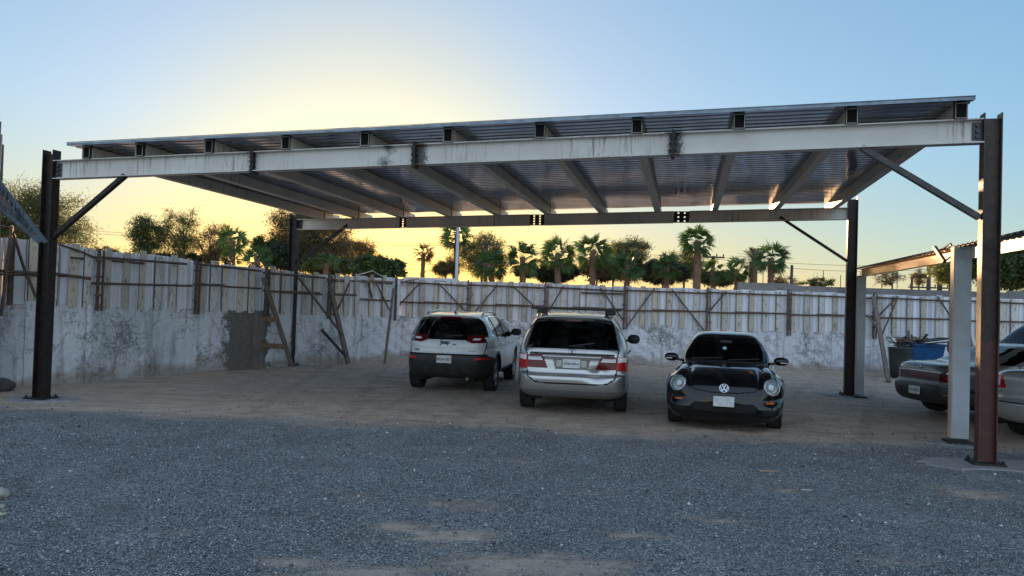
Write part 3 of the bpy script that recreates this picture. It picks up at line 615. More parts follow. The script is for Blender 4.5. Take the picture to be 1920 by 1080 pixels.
def fence(path, x0, x1, posts, battens, label, extra_rails=()):
    o = thing('sheet_fence', path[0], label, 'fence'); allp = [x0]+posts+[x1]
    for a, b in zip(allp[:-1], allp[1:]):            # sheets of each bay: one panel, each sheet leaning and ending a little differently
        mb = MB(); A, u, n = hit(a, 540, path); B, _, _ = hit(b, 540, path)
        W_ = abs(b-a); ncol = max(1, round((B-A).length/.40)); r = np.random.default_rng(int(a)+900)
        for k in range(ncol):
            xa = a+(b-a)*k/ncol; xb = a+(b-a)*(k+1)/ncol+.8
            jt = (r.random()-.5)*2.5; jb = (r.random()-.3)*3; dep = .006*r.random(); m_ = []
            prof_ = [(0, .0), (.10, .0), (.13, .028), (.19, .028), (.22, 0), (.46, 0), (.49, .028), (.55, .028), (.58, 0), (.86, 0), (.88, .03), (.955, .03), (.965, .012), (1, .012)]
            pa = hit(xa, 540, path)[0]; pb, uu, nn = hit(xb, 540, path)
            zt = (hit(xa, interp(TOP, xa)+jt, path)[0].z, hit(xb, interp(TOP, xb)+jt, path)[0].z); zb = (hit(xa, interp(MID, xa)+jb, path)[0].z, hit(xb, interp(MID, xb)+jb, path)[0].z)
            vs = []
            for f_, e in prof_:
                p = pa+(pb-pa)*f_; t_ = zt[0]+(zt[1]-zt[0])*f_; b_ = zb[0]+(zb[1]-zb[0])*f_
                vs += [V3((p.x, p.y, b_-.03))+nn*(-.03+e-dep), V3((p.x, p.y, t_))+nn*(-.03+e-dep)]
            fs_ = [(2*i, 2*i+2, 2*i+3, 2*i+1) for i in range(len(prof_)-1)]; nb = len(mb.v)
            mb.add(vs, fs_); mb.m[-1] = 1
        mb.build('sheet_panel', [M_SHEET, M_SHADEDRUST], o)
    for bx in battens:
        r = random.random(); w = .155+.03*random.random(); ex = random.choice((0, 0, 2, 4)) if bx > 740 else random.choice((1, 3, 6, 8))
        p, u, n = hit(bx, 540, path); zt = hit(bx, interp(TOP, bx)-ex, path)[0].z-.03; zb = hit(bx, interp(MID, bx)+1, path)[0].z-.02
        mb = MB(); lean = (random.random()-.5)*.03; q0 = V3((p.x, p.y, zb))+n*.022; q1 = V3((p.x, p.y, zt))+n*.022+u*lean
        mb.prof(q0, q1, [(-w/2, -.012), (w/2, -.012), (w/2, .012), (w/2-.02, .014), (-w/2+.02, .014), (-w/2, .012)], up=n); mb.cm = 1; sd_ = random.choice((-1, 1)); ww = .008+.012*random.random(); mb.bar(q0+u*sd_*(w/2+ww/2)-n*.006, q1+u*sd_*(w/2+ww/2)-n*.006-EZ*.03, ww, .012, n); mb.build('batten', [M_BATTEN, M_SHADEDRUST], o)
    for k, px in enumerate(posts):
        p, u, n = hit(px, 540, path); zt = hit(px, interp(TOP, px)-3, path)[0].z; zb = hit(px, interp(MID, px)+8, path)[0].z
        mb = MB(); q = V3((p.x, p.y, 0))+n*.13; mb.bar(q+EZ*zb, q+EZ*zt, .055, .055, n); mb.bar(q+EZ*zb+u*.1-n*.01, q+EZ*(zt-.05)+u*.1-n*.01, .03, .04, n)
        for zz in (.25, .55, .8): mb.box(q+EZ*(zb+(zt-zb)*zz)+n*.02, (.12, .05, .05), Matrix((u, n, EZ)).transposed())
        mb.build('fence_post', M_RAIL, o)
    def rail(pts, r_=.022, name='rail', mat=M_RAIL, off=.065):
        mb = MB(); P = [hit(x, y, path, off)[0] for x, y in pts]; mb.tube(P, r_, 6); mb.build(name, mat, o)
    return o, rail
lpost = [4, 177, 362, 492, 611, 735]
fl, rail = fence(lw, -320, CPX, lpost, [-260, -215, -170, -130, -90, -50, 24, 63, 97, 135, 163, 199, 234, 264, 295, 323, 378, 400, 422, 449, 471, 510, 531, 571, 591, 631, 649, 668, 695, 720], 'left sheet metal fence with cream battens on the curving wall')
rail([(-40, 513), (60, 516), (125, 518)]); rail([(0, 508), (110, 514), (170, 522)], .03); rail([(110, 458), (150, 471), (185, 486)], .024); rail([(133, 483), (270, 494)]); rail([(180, 482), (262, 488), (350, 495)], .028); rail([(172, 531), (360, 536)], .026)
rail([(364, 494), (490, 508)], .026); rail([(364, 533), (420, 535)], .03); rail([(420, 537), (490, 541)]); rail([(494, 511), (610, 521)], .028); rail([(494, 545), (604, 552)], .026); rail([(530, 546), (600, 549)], .02)
rail([(614, 524), (735, 531)], .035); rail([(628, 552), (668, 553)], .03); rail([(676, 561), (733, 564)], .03); rail([(614, 528), (700, 527), (735, 533)], .02); rail([(655, 531), (632, 584)], .026, 'strut'); rail([(704, 528), (732, 585)], .026, 'strut'); rail([(690, 531), (698, 558)], .03, 'strut')
rail([(22, 424), (2, 592)], .03, 'strut', off=.3); rail([(20, 423), (44, 500), (68, 558)], .028, 'strut', off=.25); rail([(0, 423), (30, 430), (64, 445)], .02, 'strut', off=.2)
bpost = [878, 1022, 1170, 1325, 1476, 1636, 1790, 1945]
bat = [744, 769, 792.5, 817, 841, 864, 887, 910, 936, 958, 984, 1007, 1031, 1057, 1081.5, 1105, 1130, 1154.5, 1178, 1205, 1229, 1255, 1280, 1306, 1333, 1359, 1386, 1410, 1435, 1461, 1487, 1513, 1541, 1567, 1593, 1618, 1650, 1678, 1706, 1732, 1760, 1785, 1811, 1836, 1861, 1880, 1901, 1927, 1953, 1980, 2007, 2034]
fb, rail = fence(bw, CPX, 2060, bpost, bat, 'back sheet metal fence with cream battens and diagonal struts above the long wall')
allb = [CPX]+bpost+[2060]
for i, (a, b) in enumerate(zip(allb[:-1], allb[1:])):
    ya, yb = interp(TOP, a)+6, interp(TOP, b)+8; ma, mb_ = interp(TOP, a)+44, interp(TOP, b)+42
    rail([(a, ya), (b, yb)], .028); rail([(a, ma), (b, mb_)], .028)
    if i < 6: rail([(a+(b-a)*.35, (ma*.65+mb_*.35)-2), (a+(b-a)*.75, (ma*.3+mb_*.7)-1)], .02)
for A, B in (((788, 530), (738, 583)), ((821, 530), (875, 586)), ((933, 534), (888, 588)), ((963, 538), (1019, 590)), ((1057, 536), (1028, 585)), ((1126, 540), (1168, 600)), ((1227, 541), (1172, 617)), ((1260, 543), (1322, 622)), ((1362, 546), (1329, 585)), ((1758, 556), (1784, 596)), ((1683, 556), (1640, 600))):
    rail([A, B], .026, 'strut', off=.11)
rail([(1090, 549), (1166, 551)], .03)
# ------------------------------------------------------------------ timber props and scrap along the wall
def prop(label, segs, mat, w, h, path, d0, d1, cat='prop'):
    a, u, n = hit(*segs[0], path, d0); b = ground(*segs[1]) if d1 is None else hit(*segs[1], path, d1)[0]
    mb = MB(); mb.bar(a, b, w, h, u); o = top_mesh('timber_prop', mb, mat, b); tag(o, label, cat, 'timbers propping the fence'); return o, a, b
prop('grey plank leaning from the fence to the foot of the rear left carport post', [(494, 520), (548, 688)], M_TIMBER, .05, .11, lw, .2, None)
prop('thick grey beam leaning on the left fence between carport post and white jeep', [(618, 535), (653, 682)], M_TIMBER, .08, .13, lw, .16, None)
prop('slim dark bar running down to the thick leaning beam', [(560, 521), (642, 628)], M_RAIL, .04, .05, lw, .16, .5)
prop('short black pipe propped low against the left wall', [(603, 618), (648, 668)], M_BLACK, .05, .06, lw, .08, .35)
prop('thin crooked pole standing at the inner corner of the wall', [(738, 541), (721, 681)], M_TIMBER, .06, .06, lw, .2, None)
prop('weathered timber prop leaning on the fence right of the lean-to back post', [(1638, 556), (1666, 716)], M_TIMBER, .07, .12, bw, .2, None)
prop('thin rod crossing the weathered prop near the lean-to', [(1684, 556), (1652, 632)], M_RAIL, .035, .045, bw, .2, .45)
prop('dark offcut crossing the lower part of the weathered prop', [(1625, 590), (1652, 622)], M_TIMBER, .04, .05, bw, .2, .3)
prop('dark timber prop seen between the lean-to front post and carport post', [(1812, 610), (1826, 668)], M_TIMBER, .08, .1, bw, .2, .6)
for y, x1, lb in ((598, 521, 'upper short brown plank wedged between wall and leaning grey plank'), (648, 533, 'lower short brown plank wedged between wall and leaning grey plank')):
    a, u, n = hit(488, y-1, lw, .04); b = hit(x1, y+2, lw, .35)[0]; mb = MB(); mb.bar(a, b, .05, .13); o = top_mesh('plank', mb, M_TIMBER2, a); tag(o, lb, 'plank', 'short planks by the left carport post')
M_BLUE = plain('blue_plastic', (.01, .10, .28), .45, 0, (.01, .07, .2), 6)
M_BIN = plain('dark_plastic', (.035, .042, .045), .6, 0, (.06, .06, .06), 5)
C0 = ground(1722, 703); C0 = V3((C0.x+.3, 24.3, 0)); 
Pb = at(1729, 665, 24.2); Pb.z = 0
mb = MB(); hx, hy = .50, .42; z0, z1 = .55, 1.02; vs = []
for z, e in ((z0, .86), (z1, 1.0)):
    for x, y in ((-1, -1), (1, -1), (1, 1), (-1, 1)): vs.append(Pb+V3((x*hx*e, y*hy*e, z)))
mb.add(vs, [(3, 2, 1, 0), (0, 1, 5, 4), (1, 2, 6, 5), (2, 3, 7, 6), (3, 0, 4, 7)])
for a, b in ((4, 5), (5, 6), (6, 7), (7, 4)): mb.bar(vs[a], vs[b], .06, .04)
o = top_mesh('plastic_tub', mb, M_BLUE, Pb+EZ*.55); tag(o, 'large blue plastic tub full of scrap behind the grey sedan', 'tub'); so2 = o.modifiers.new('t', 'SOLIDIFY'); so2.thickness = .015
mb = MB(); 
for k in range(4): mb.box(Pb+V3((0, 0, .07+.13*k)), (1.0, .8, .10), Matrix.Rotation(.1*(k % 2), 3, 'Z'))
o = top_mesh('pallet_stack', mb, M_TIMBER, Pb); tag(o, 'stack of wooden pallets carrying the blue tub', 'pallets')
Pn = at(1686, 670, 23.6); Pn.z = 0
mb = MB(); mb.lathe([(.0, .02), (.24, .02), (.28, .45), (.31, .88), (.33, .9), (.33, .93), (.29, .93), (.26, .4), (.0, .06)], 24, Pn); o = top_mesh('waste_bin', mb, M_BIN, Pn, True); tag(o, 'dark round plastic bin between timber prop and blue tub', 'bin')
mb = MB(); r = np.random.default_rng(9)
for k in range(46):
    c = Pb+V3((-.85+.75*r.random()+.0, -.1+.5*(r.random()-.5), .95+.30*r.random()*math.exp(-k*.005))); dd = V3((r.normal(), r.normal()*.6, r.normal()*.35)).normalized()*(.1+.25*r.random())
    mb.bar(c-dd, c+dd, .02+.08*r.random(), .012+.02*r.random())
o = top_mesh('scrap_heap', mb, M_TIMBER, Pb+V3((-.5, 0, .95))); tag(o, 'heap of splintered wood scraps on top of bin and blue tub', 'scrap', kind='stuff')
mb = MB(); mb.bar(Pb+V3((-.35, -.1, 1.08)), Pb+V3((.75, .0, 1.24)), .6, .03); mb.bar(Pb+V3((-.1, -.5, 1.07)), Pb+V3((.6, -.45, 1.14)), .12, .03)
o = top_mesh('board', mb, M_BLACK, Pb+EZ*1.1); tag(o, 'dark warped board lying across the blue tub', 'board')
mb = MB(); cc = Pb+V3((1.0, -.15, .98))
for k in range(9):
    rr = .36-.018*k; ti = .25*(random.random()-.5); mb.tube([cc+V3((math.cos(t)*rr, -.1+.025*k+ti*math.sin(t)*.15, math.sin(t)*rr)) for t in np.linspace(0, 2*math.pi, 25)], .014, 6)
o = top_mesh('hose_coil', mb, plain('dark_hose', (.03, .045, .065), .45), cc); tag(o, 'coil of dark hose hanging beside the blue tub', 'hose')
mb = MB(); pz = Pb+V3((1.0, .1, 0)); mb.bar(pz, pz+EZ*1.34, .06, .06); mb.bar(pz+EZ*1.33-V3((0, .35, 0)), pz+EZ*1.33+V3((0, .1, 0)), .05, .03); o = top_mesh('hose_stand', mb, M_RAIL, pz); tag(o, 'rusty stand holding the coil of dark hose', 'stand')
# rock and rubble at the left edge
def rock(P, s, label, mat, seed, name='rock'):
    r = np.random.default_rng(seed); mb = MB(); n1, n2 = 10, 16; vs = []
    off = r.normal(0, 1, (6, 3)); amp = r.random(6)
    for i in range(n1+1):
        th = math.pi*i/n1
        for k in range(n2):
            ph = 2*math.pi*k/n2; d = V3((math.sin(th)*math.cos(ph), math.sin(th)*math.sin(ph), math.cos(th))); rr = 1
            for q in range(6): rr += .16*amp[q]*math.tanh(3*(d.dot(V3(off[q]).normalized())-.35))
            vs.append(P+V3((d.x*s[0]*rr, d.y*s[1]*rr, max(-.02, s[2]*.5+d.z*s[2]*rr*.75))))
    mb.add(vs, [(i*n2+k, (i+1)*n2+k, (i+1)*n2+(k+1) % n2, i*n2+(k+1) % n2) for i in range(n1) for k in range(n2)])
    o = top_mesh(name, mb, mat, P); tag(o, label, name.replace('_', ' ')); return o
M_ROCK = plain('pale_stone', (.42, .39, .35), .9, 0, (.28, .25, .22), 5, .4, .65, .5)
rock(ground(-2, 934), (.13, .09, .09), 'pale rounded stone on the gravel at the left edge', M_ROCK, 2)
rock(ground(1, 952), (.05, .04, .025), 'small flat grey stone in front of the pale rounded one', M_ROCK, 4)
rock(ground(0, 966), (.07, .04, .02), 'thin yellowish stone chip nearest the left edge', plain('yellow_stone', (.45, .43, .28), .9), 8)
rock(ground(-1, 733), (.24, .25, .22), 'dark lump of broken concrete at the foot of the left wall', plain('dark_rubble', (.10, .095, .09), .95, 0, (.05, .05, .05), 6, .4, .7, .6), 6, 'rubble')
mb = MB(); q = ground(1441, 885); mb.bar(q-V3((.11, 0, -.012)), q+V3((.11, .02, .012)), .03, .012); o = top_mesh('stick', mb, plain('tan_wood', (.4, .25, .16), .8), q); tag(o, 'small tan stick lying on the gravel in the right half', 'stick')
q = ground(1511, 921); mb = MB(); mb.bar(q+V3((-.04, .02, .012)), q+V3((.05, -.02, .016)), .015, .006); o = top_mesh('plastic_strip', mb, plain('white_plastic', (.7, .7, .7), .5), q); tag(o, 'tiny white plastic strip lying on the gravel', 'litter')
# stack of boards and steel ladder at the left edge
Pl = at(3, 520, 13.4); Pl.z = 0; 
bs = thing('board_screen', Pl, 'tall narrow screen of stepped grey boards at the far left', 'screen')
for k, (px, top_) in enumerate(((-22, 180), (-12, 190), (-1.5, 210), (1.2, 228), (3.6, 252), (6.2, 271))):
    a = at(px-2.5, 560, 13.4+.05*k); t_ = at(px, top_, 13.4+.05*k); mb = MB(); mb.bar(V3((t_.x-.07*(k < 5)-.02, a.y, 0)), V3((t_.x-.05, a.y, t_.z)), .11, .03, V3((0, 1, 0))); mb.build('board', M_TIMBER if k % 2 else M_BATTEN, bs)
M_BLSTEEL = plain('blue_grey_steel', (.07, .095, .125), .45, .4, (.04, .05, .065), 7)
a0, a1 = at(-14, 325, 12.35), at(86, 455, 12.75); b0, b1 = at(-14, 376, 12.3), at(74, 455, 12.7)
lad = thing('cable_ladder', a1, 'sloping steel ladder tray against the front left carport post', 'ladder tray')
mb = MB(); mb.bar(a0, a1, .04, .07); mb.build('rail', M_BLSTEEL, lad); mb = MB(); mb.bar(b0, b1, .04, .06); mb.build('rail', M_BLSTEEL, lad)
for k in range(13):
    f_ = (k+.5)/13; mb = MB(); mb.bar(a0+(a1-a0)*f_, b0+(b1-b0)*f_, .03, .05); mb.build('rung', M_BLSTEEL, lad)
# ------------------------------------------------------------------ beyond the fence: walls, building, poles, wires
mb = MB(); a = at(1383, 600, 31); b = at(1492.6, 600, 31); zt = at(1440, 531, 31).z; a.z = b.z = 0
for p, q, z in ((a, b, zt), (b, V3((20, 31.2, 0)), at(1560, 538, 31).z), (V3((20, 31.2, 0)), V3((30, 31.5, 0)), at(1874, 545, 31.3).z)):
    mb.bar(V3((p.x, p.y, z/2)), V3((q.x, q.y, z/2)), .18, z)
o = top_mesh('block_wall', mb, M_BLOCK, a); tag(o, 'grey concrete block wall rising behind the back fence', 'wall')
mb = MB(); r = random
for k in range(9):
    p = at(1395+k*36+r.random()*10, 534, 31); 
    if k in (2, 3): continue
    mb = MB(); zz = at(p.x*0+1395+k*36, 536, 31).z; mb.tube([V3((p.x, 31.1, zz-.1)), V3((p.x, 31.1, zz+.4+.35*r.random()))], .016, 5)
    o = top_mesh('reinforcing_bar', mb, M_RAIL, V3((p.x, 31.1, zz))); tag(o, 'bare reinforcing bar sticking up from the grey block wall', 'rebar', 'bars sticking up from the block wall')
bl = thing('low_building', at(808, 560, 44), 'low pale building with a flat roof far behind the fence', 'building')
A, B = at(762, 520, 44), at(850, 522, 44); mb = MB(); zt = A.z
mb.box(V3(((A.x+B.x)/2, 45.5, (zt-.15)/2)), (B.x-A.x, 3, zt-.15)); mb.build('wall', M_BLOCK, bl)
mb = MB(); mb.box(V3(((A.x+B.x)/2, 45.4, zt-.06)), (B.x-A.x+.3, 3.3, .16)); mb.build('roof', plain('pale_roof', (.5, .52, .55), .6), bl)
# bent scraps of sheet lying over the fence top near the corner
mb = MB(); p = hit(690, 517, lw)[0]
mb.bar(p+V3((-.35, -.05, 0)), p+V3((.15, .0, .16)), .3, .01); mb.bar(p+V3((.1, 0, .17)), p+V3((.5, .05, -.04)), .25, .01)
o = top_mesh('bent_sheet', mb, M_SHEET, p); tag(o, 'crumpled pale sheet lying over the fence top near the corner', 'sheet')

for k in range(9):
    mb = MB(); q = hit(665+k*12, 527, lw if 665+k*12 < 722 else bw, .12)[0]; dd = V3((.35+.2*random.random(), 0, (random.random()-.45)*.22)); mb.bar(q-dd, q+dd, .03, .035)
    o = top_mesh('stick', mb, M_TIMBER, q); tag(o, 'loose dry stick caught on the fence top rail near the corner', 'stick', 'sticks caught on the fence rail')
M_POLE = plain('weathered_pole', (.06, .05, .045), .85); M_POLEG = plain('grey_pole', (.42, .45, .48), .5, .4)
def upole(px, ytop, D, r_, arms, label, mat=M_POLE):
    t_ = at(px, ytop, D); P = V3((t_.x, t_.y, 0)); o = thing('utility_pole', P, label, 'pole', 'utility poles beyond the fence')
    mb = MB(); mb.tube([P, V3((P.x+.03, P.y, t_.z))], [r_*1.2, r_], 8); mb.build('shaft', mat, o, True)
    for dz, w in arms:
        mb = MB(); c = V3((P.x, P.y-.12, t_.z-dz)); mb.bar(c-V3((w/2, 0, 0)), c+V3((w/2, 0, 0)), .1, .12); mb.build('crossarm', mat, o)
        for s in (-.45, -.15, .15, .45):
            mb = MB(); q = c+V3((s*w, 0, .06)); mb.lathe([(.0, .2), (.05, .18), (.07, .1), (.04, .06), (.04, 0)], 8, q); mb.build('insulator', M_BLACK, o)
    return t_
D1 = 60
upole(912, 455, D1, .14, [(.15, 1.2)], 'dark wooden utility pole among the feathery trees behind the fence'); upole(1337, 480, D1, .14, [(.1, 1.7)], 'dark utility pole with one crossarm right of the tallest palm')
upole(1741, 496, D1, .16, [(.05, 2.6), (1.8, 3.2)], 'dark utility pole with two crossarms under the lean-to roof'); upole(1762, 484, 50, .16, [], 'thick bare pole beside the two-arm utility pole')
upole(1484, 497, 48, .09, [], 'short bare pole left of the rear right carport post'); upole(1709, 520, 48, .07, [], 'short dark stake above the block wall')
t_ = at(860, 393, 34); mb = MB(); mb.tube([V3((t_.x, 34, 0)), V3((t_.x, 34, t_.z))], [.085, .06], 10); o = top_mesh('flagpole', mb, M_POLEG, V3((t_.x, 34, 0)), True); tag(o, 'tall thin light grey pole in front of the tall palm', 'pole')
t_ = at(674, 484, 23.4); P = V3((t_.x, t_.y, .0)); o = thing('lamp_post', P, 'thin dark pole with a small round lamp at the fence corner', 'lamp post')
mb = MB(); mb.tube([P+EZ*1.3, V3((P.x, P.y, t_.z-.08))], .025, 8); mb.build('shaft', M_BLACK, o); mb = MB(); mb.lathe([(0, .1), (.07, .06), (.085, 0), (.07, -.06), (0, -.08)], 14, t_); mb.build('lamp_head', M_BLACK, o, True)
def wire(pa, pb, sag, label, r_=.018):
    mb = MB(); pts = [pa+(pb-pa)*t-EZ*4*sag*t*(1-t) for t in np.linspace(0, 1, 24)]; mb.tube(pts, r_, 4, False)
    o = top_mesh('power_line', mb, M_BLACK, pa); tag(o, label, 'wire', 'overhead wires beyond the fence')
D2 = 62
wire(at(-60, 414, D2), at(912, 456, D1), .5, 'upper overhead wire left of the big feathery tree and through it'); wire(at(-60, 418, D2), at(912, 460, D1), .55, 'lower of the two close overhead wires on the left')
wire(at(912, 456, D1), at(1337, 481, D1), .2, 'overhead wire running above the palm row'); wire(at(1337, 481, D1), at(1741, 497, D1), .3, 'upper overhead wire right of the tallest palm'); wire(at(1337, 484, D1), at(1741, 505, D1), .5, 'lower overhead wire right of the tallest palm')
wire(at(1741, 497, D1), at(2100, 500, D1), .3, 'overhead wire leaving the two-arm pole to the right'); wire(at(700, 492, 90), at(1000, 500, 90), .1, 'distant wire low above the fence left of the palms', .03); wire(at(700, 502, 90), at(1000, 511, 90), .1, 'lowest distant wire left of the palms', .03)
# ------------------------------------------------------------------ trees
F_FINE = foliage('fine_olive_foliage', (.06, .08, .025), (.17, .19, .055), .5)
F_BROWN = foliage('dry_brown_foliage', (.08, .068, .03), (.21, .17, .065), .5)
F_GREEN = foliage('mid_green_foliage', (.032, .062, .018), (.085, .135, .032), .35)
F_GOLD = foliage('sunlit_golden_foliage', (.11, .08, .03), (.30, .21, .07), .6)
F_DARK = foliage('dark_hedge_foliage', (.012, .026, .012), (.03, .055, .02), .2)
F_LIME = foliage('lime_foliage', (.12, .15, .03), (.24, .27, .06), .45)
F_PALM = foliage('palm_green', (.028, .066, .017), (.065, .135, .026), .28)
F_DATE = foliage('date_palm_grey', (.07, .085, .06), (.14, .15, .10), .25)
M_BARK = plain('bark', (.07, .055, .045), .9, 0, (.12, .10, .08), 8, .4, .7, .4)
M_PTRUNK = plain('palm_bark', (.12, .075, .05), .9, 0, (.22, .14, .09), 9, .4, .65, .6)
def leafcloud(centers, radii, per, L, Wd, droop, r, flat=.0):
    n = len(centers)*per; C = np.repeat(np.asarray(centers), per, 0); R = np.repeat(np.asarray(radii), per)[:, None]
    P = C+r.normal(0, .5, (n, 3))*R*np.array([1, 1, .8])
    d = r.normal(0, 1, (n, 3)); d[:, 2] -= droop; d /= np.linalg.norm(d, axis=1)[:, None]
    e = np.cross(d, r.normal(0, 1, (n, 3))); e /= np.linalg.norm(e, axis=1)[:, None]
    l = L*(.5+r.random((n, 1))); w = Wd*(.5+r.random((n, 1)))
    V = np.stack([P, P+d*l*.5+e*w*.5, P+d*l, P+d*l*.5-e*w*.5], 1).reshape(-1, 3); F = np.arange(4*n).reshape(n, 4); return V, F
def tree(label, px, yc, rx, rz, D, ncl, per, L, Wd, mat, seed, crad=.30, droop=.6, cat='tree', group='trees beyond the fence', name='tree', shell=.55, low=True, twig=True):
    r = np.random.default_rng(seed); C = at(px, yc, D); RX_, RZ_ = rx*D/FPX, rz*D/FPX; P = V3((C.x+r.normal()*.2*RX_*.3, D, 0)); o = thing(name, P, label, cat, group)
    lob = r.normal(0, 1, (7, 3)); lob /= np.linalg.norm(lob, axis=1)[:, None]; la = r.random(7)
    cs = []
    while len(cs) < ncl:
        d = r.normal(0, 1, 3); d /= np.linalg.norm(d)
        k = .72+.42*max([la[i]*max(0, lob[i]@d)**3 for i in range(7)])-.2*r.random()**3
        if d[2] < -.3: k *= .85
        q = k*(shell+(1-shell)*r.random()) if r.random() < .7 else k*r.random()**.5
        cs.append([C.x+d[0]*RX_*q*1.15, D+d[1]*min(RX_, RZ_*1.3)*q, max(.6, C.z+d[2]*RZ_*q*1.15)])
    cs = np.array(cs); mb = MB(); fork = V3((P.x+r.normal()*.1, D, max(.8, C.z-RZ_*.75))); tr = max(.07, RZ_*.045+.04)
    mb.tube([P, P+(fork-P)*.5+V3((r.normal()*.08, 0, 0)), fork], [tr*1.3, tr, tr*.85], 8)
    nm = min(7, max(3, ncl//12)); idx = r.choice(len(cs), nm, replace=False); mains = []
    for i in idx:
        e = V3(cs[i])*.8+V3((C.x, D, C.z))*.2; md = fork+(e-fork)*.5+V3(r.normal(0, .12, 3))*RX_*.5; mb.tube([fork, md, e], [tr*.7, tr*.45, tr*.22], 6); mains += [md, e, fork+(md-fork)*.6]
    for c in cs:
        cv = V3(c); q = min(mains, key=lambda m_: (m_-cv).length)
        mb.tube([q, q+(cv-q)*.5+V3(r.normal(0, .08, 3))*RX_*.3, cv], [tr*.25, tr*.15, .012], 4, False)
        if twig:
            for _ in range(5):
                e = cv+V3(r.normal(0, .6, 3))*crad*RX_; mb.tube([cv, cv+(e-cv)*.5+V3((0, 0, .06)), e], [.014, .01, .006], 3, False)
    mb.build('trunk', M_BARK, o)
    per = int(per*1.7); L *= .68; Wd *= .72
    V, F = leafcloud(cs, np.full(len(cs), crad*min(RX_, RZ_)*1.3), per, L, Wd, droop, r); V -= np.array(P)
    link_mesh('crown', np_mesh('crown', V, F), mat, o); return o
tree('large feathery olive tree behind the front left carport post', 62, 418, 112, 78, 45, 150, 150, .26, .05, F_FINE, 1, .22)
tree('bright green bushy tree at the left end of the bare tree row', 272, 444, 32, 46, 50, 60, 70, .30, .06, F_GREEN, 2, .3, .5)
tree('tall sparse twiggy tree left of centre in the left tree row', 335, 446, 44, 52, 50, 110, 44, .2, .05, F_FINE, 3, .2, .2)
tree('sparse twiggy tree behind the small palm on the left', 405, 458, 42, 44, 50, 100, 44, .2, .05, F_BROWN, 4, .2, .2)
tree('low scrubby tree below the overhead wires at the far left fence', 205, 478, 34, 16, 50, 40, 50, .2, .05, F_FINE, 5, .3, .2)
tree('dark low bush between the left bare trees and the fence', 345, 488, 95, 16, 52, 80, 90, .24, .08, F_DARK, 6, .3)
tree('big drooping mesquite tree behind the rear left carport post', 588, 448, 92, 66, 48, 190, 120, .28, .05, F_BROWN, 7, .2)
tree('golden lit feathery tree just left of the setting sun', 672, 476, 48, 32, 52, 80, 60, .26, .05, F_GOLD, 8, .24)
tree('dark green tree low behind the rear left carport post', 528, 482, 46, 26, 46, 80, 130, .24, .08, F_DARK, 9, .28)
tree('yellowish green bush left of the rear left carport post', 500, 460, 34, 18, 47, 40, 100, .24, .07, F_GREEN, 10, .28)
tree('round leafed bushy tree at the right of the sun glow', 702, 506, 56, 27, 40, 120, 60, .26, .18, F_GREEN, 11, .2, .0)
tree('dark scrub filling the fence line under the mesquite', 610, 500, 60, 20, 44, 70, 120, .24, .08, F_FINE, 12, .3)
tree('wide feathery tree behind the utility pole among the palms', 900, 482, 56, 42, 66, 130, 60, .3, .07, F_FINE, 13, .22, .2)
tree('small brownish feathery tree left of the tall thin pole', 836, 502, 34, 18, 60, 60, 70, .26, .06, F_BROWN, 14, .26)
tree('feathery tree top rising behind the palm row right of centre', 1178, 474, 48, 34, 66, 100, 60, .3, .07, F_FINE, 15, .22, .2)
tree('tangled brown shrub in front of the palms near the centre', 1120, 500, 44, 20, 58, 60, 50, .24, .06, F_BROWN, 16, .26)
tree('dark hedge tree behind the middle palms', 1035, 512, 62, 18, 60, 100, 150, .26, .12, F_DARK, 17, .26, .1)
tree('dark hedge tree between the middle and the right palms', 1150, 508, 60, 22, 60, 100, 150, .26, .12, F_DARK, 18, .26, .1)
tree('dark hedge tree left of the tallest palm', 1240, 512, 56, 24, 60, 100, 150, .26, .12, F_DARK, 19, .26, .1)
tree('pale green loose tree behind the tallest palm', 1285, 498, 40, 30, 66, 80, 60, .28, .07, F_FINE, 20, .24, .2)
tree('low green shrub right of the tallest palm', 1340, 522, 46, 16, 58, 60, 120, .24, .1, F_GREEN, 21, .28, .1)
tree('bare low bush behind the block wall right of the last palm', 1470, 530, 34, 14, 56, 46, 20, .18, .05, F_BROWN, 22, .26, .0)
tree('pale low bush left of the rear right carport post', 1535, 530, 36, 10, 56, 44, 40, .2, .06, F_FINE, 23, .26, .0)
tree('bare round bush right of the lean-to back post', 1668, 522, 34, 18, 56, 60, 14, .18, .05, F_BROWN, 24, .26, .0)
tree('small bare bush left of the two-arm utility pole', 1724, 522, 20, 16, 56, 40, 34, .18, .05, F_BROWN, 25, .26, .0)
tree('lime green feathery bush beside the lean-to front post', 1782, 512, 34, 28, 46, 70, 110, .24, .06, F_LIME, 26, .26, .4)
tree('dense dark green tree behind the front right carport post', 1890, 498, 84, 52, 46, 190, 170, .26, .14, F_GREEN, 27, .2, .2)
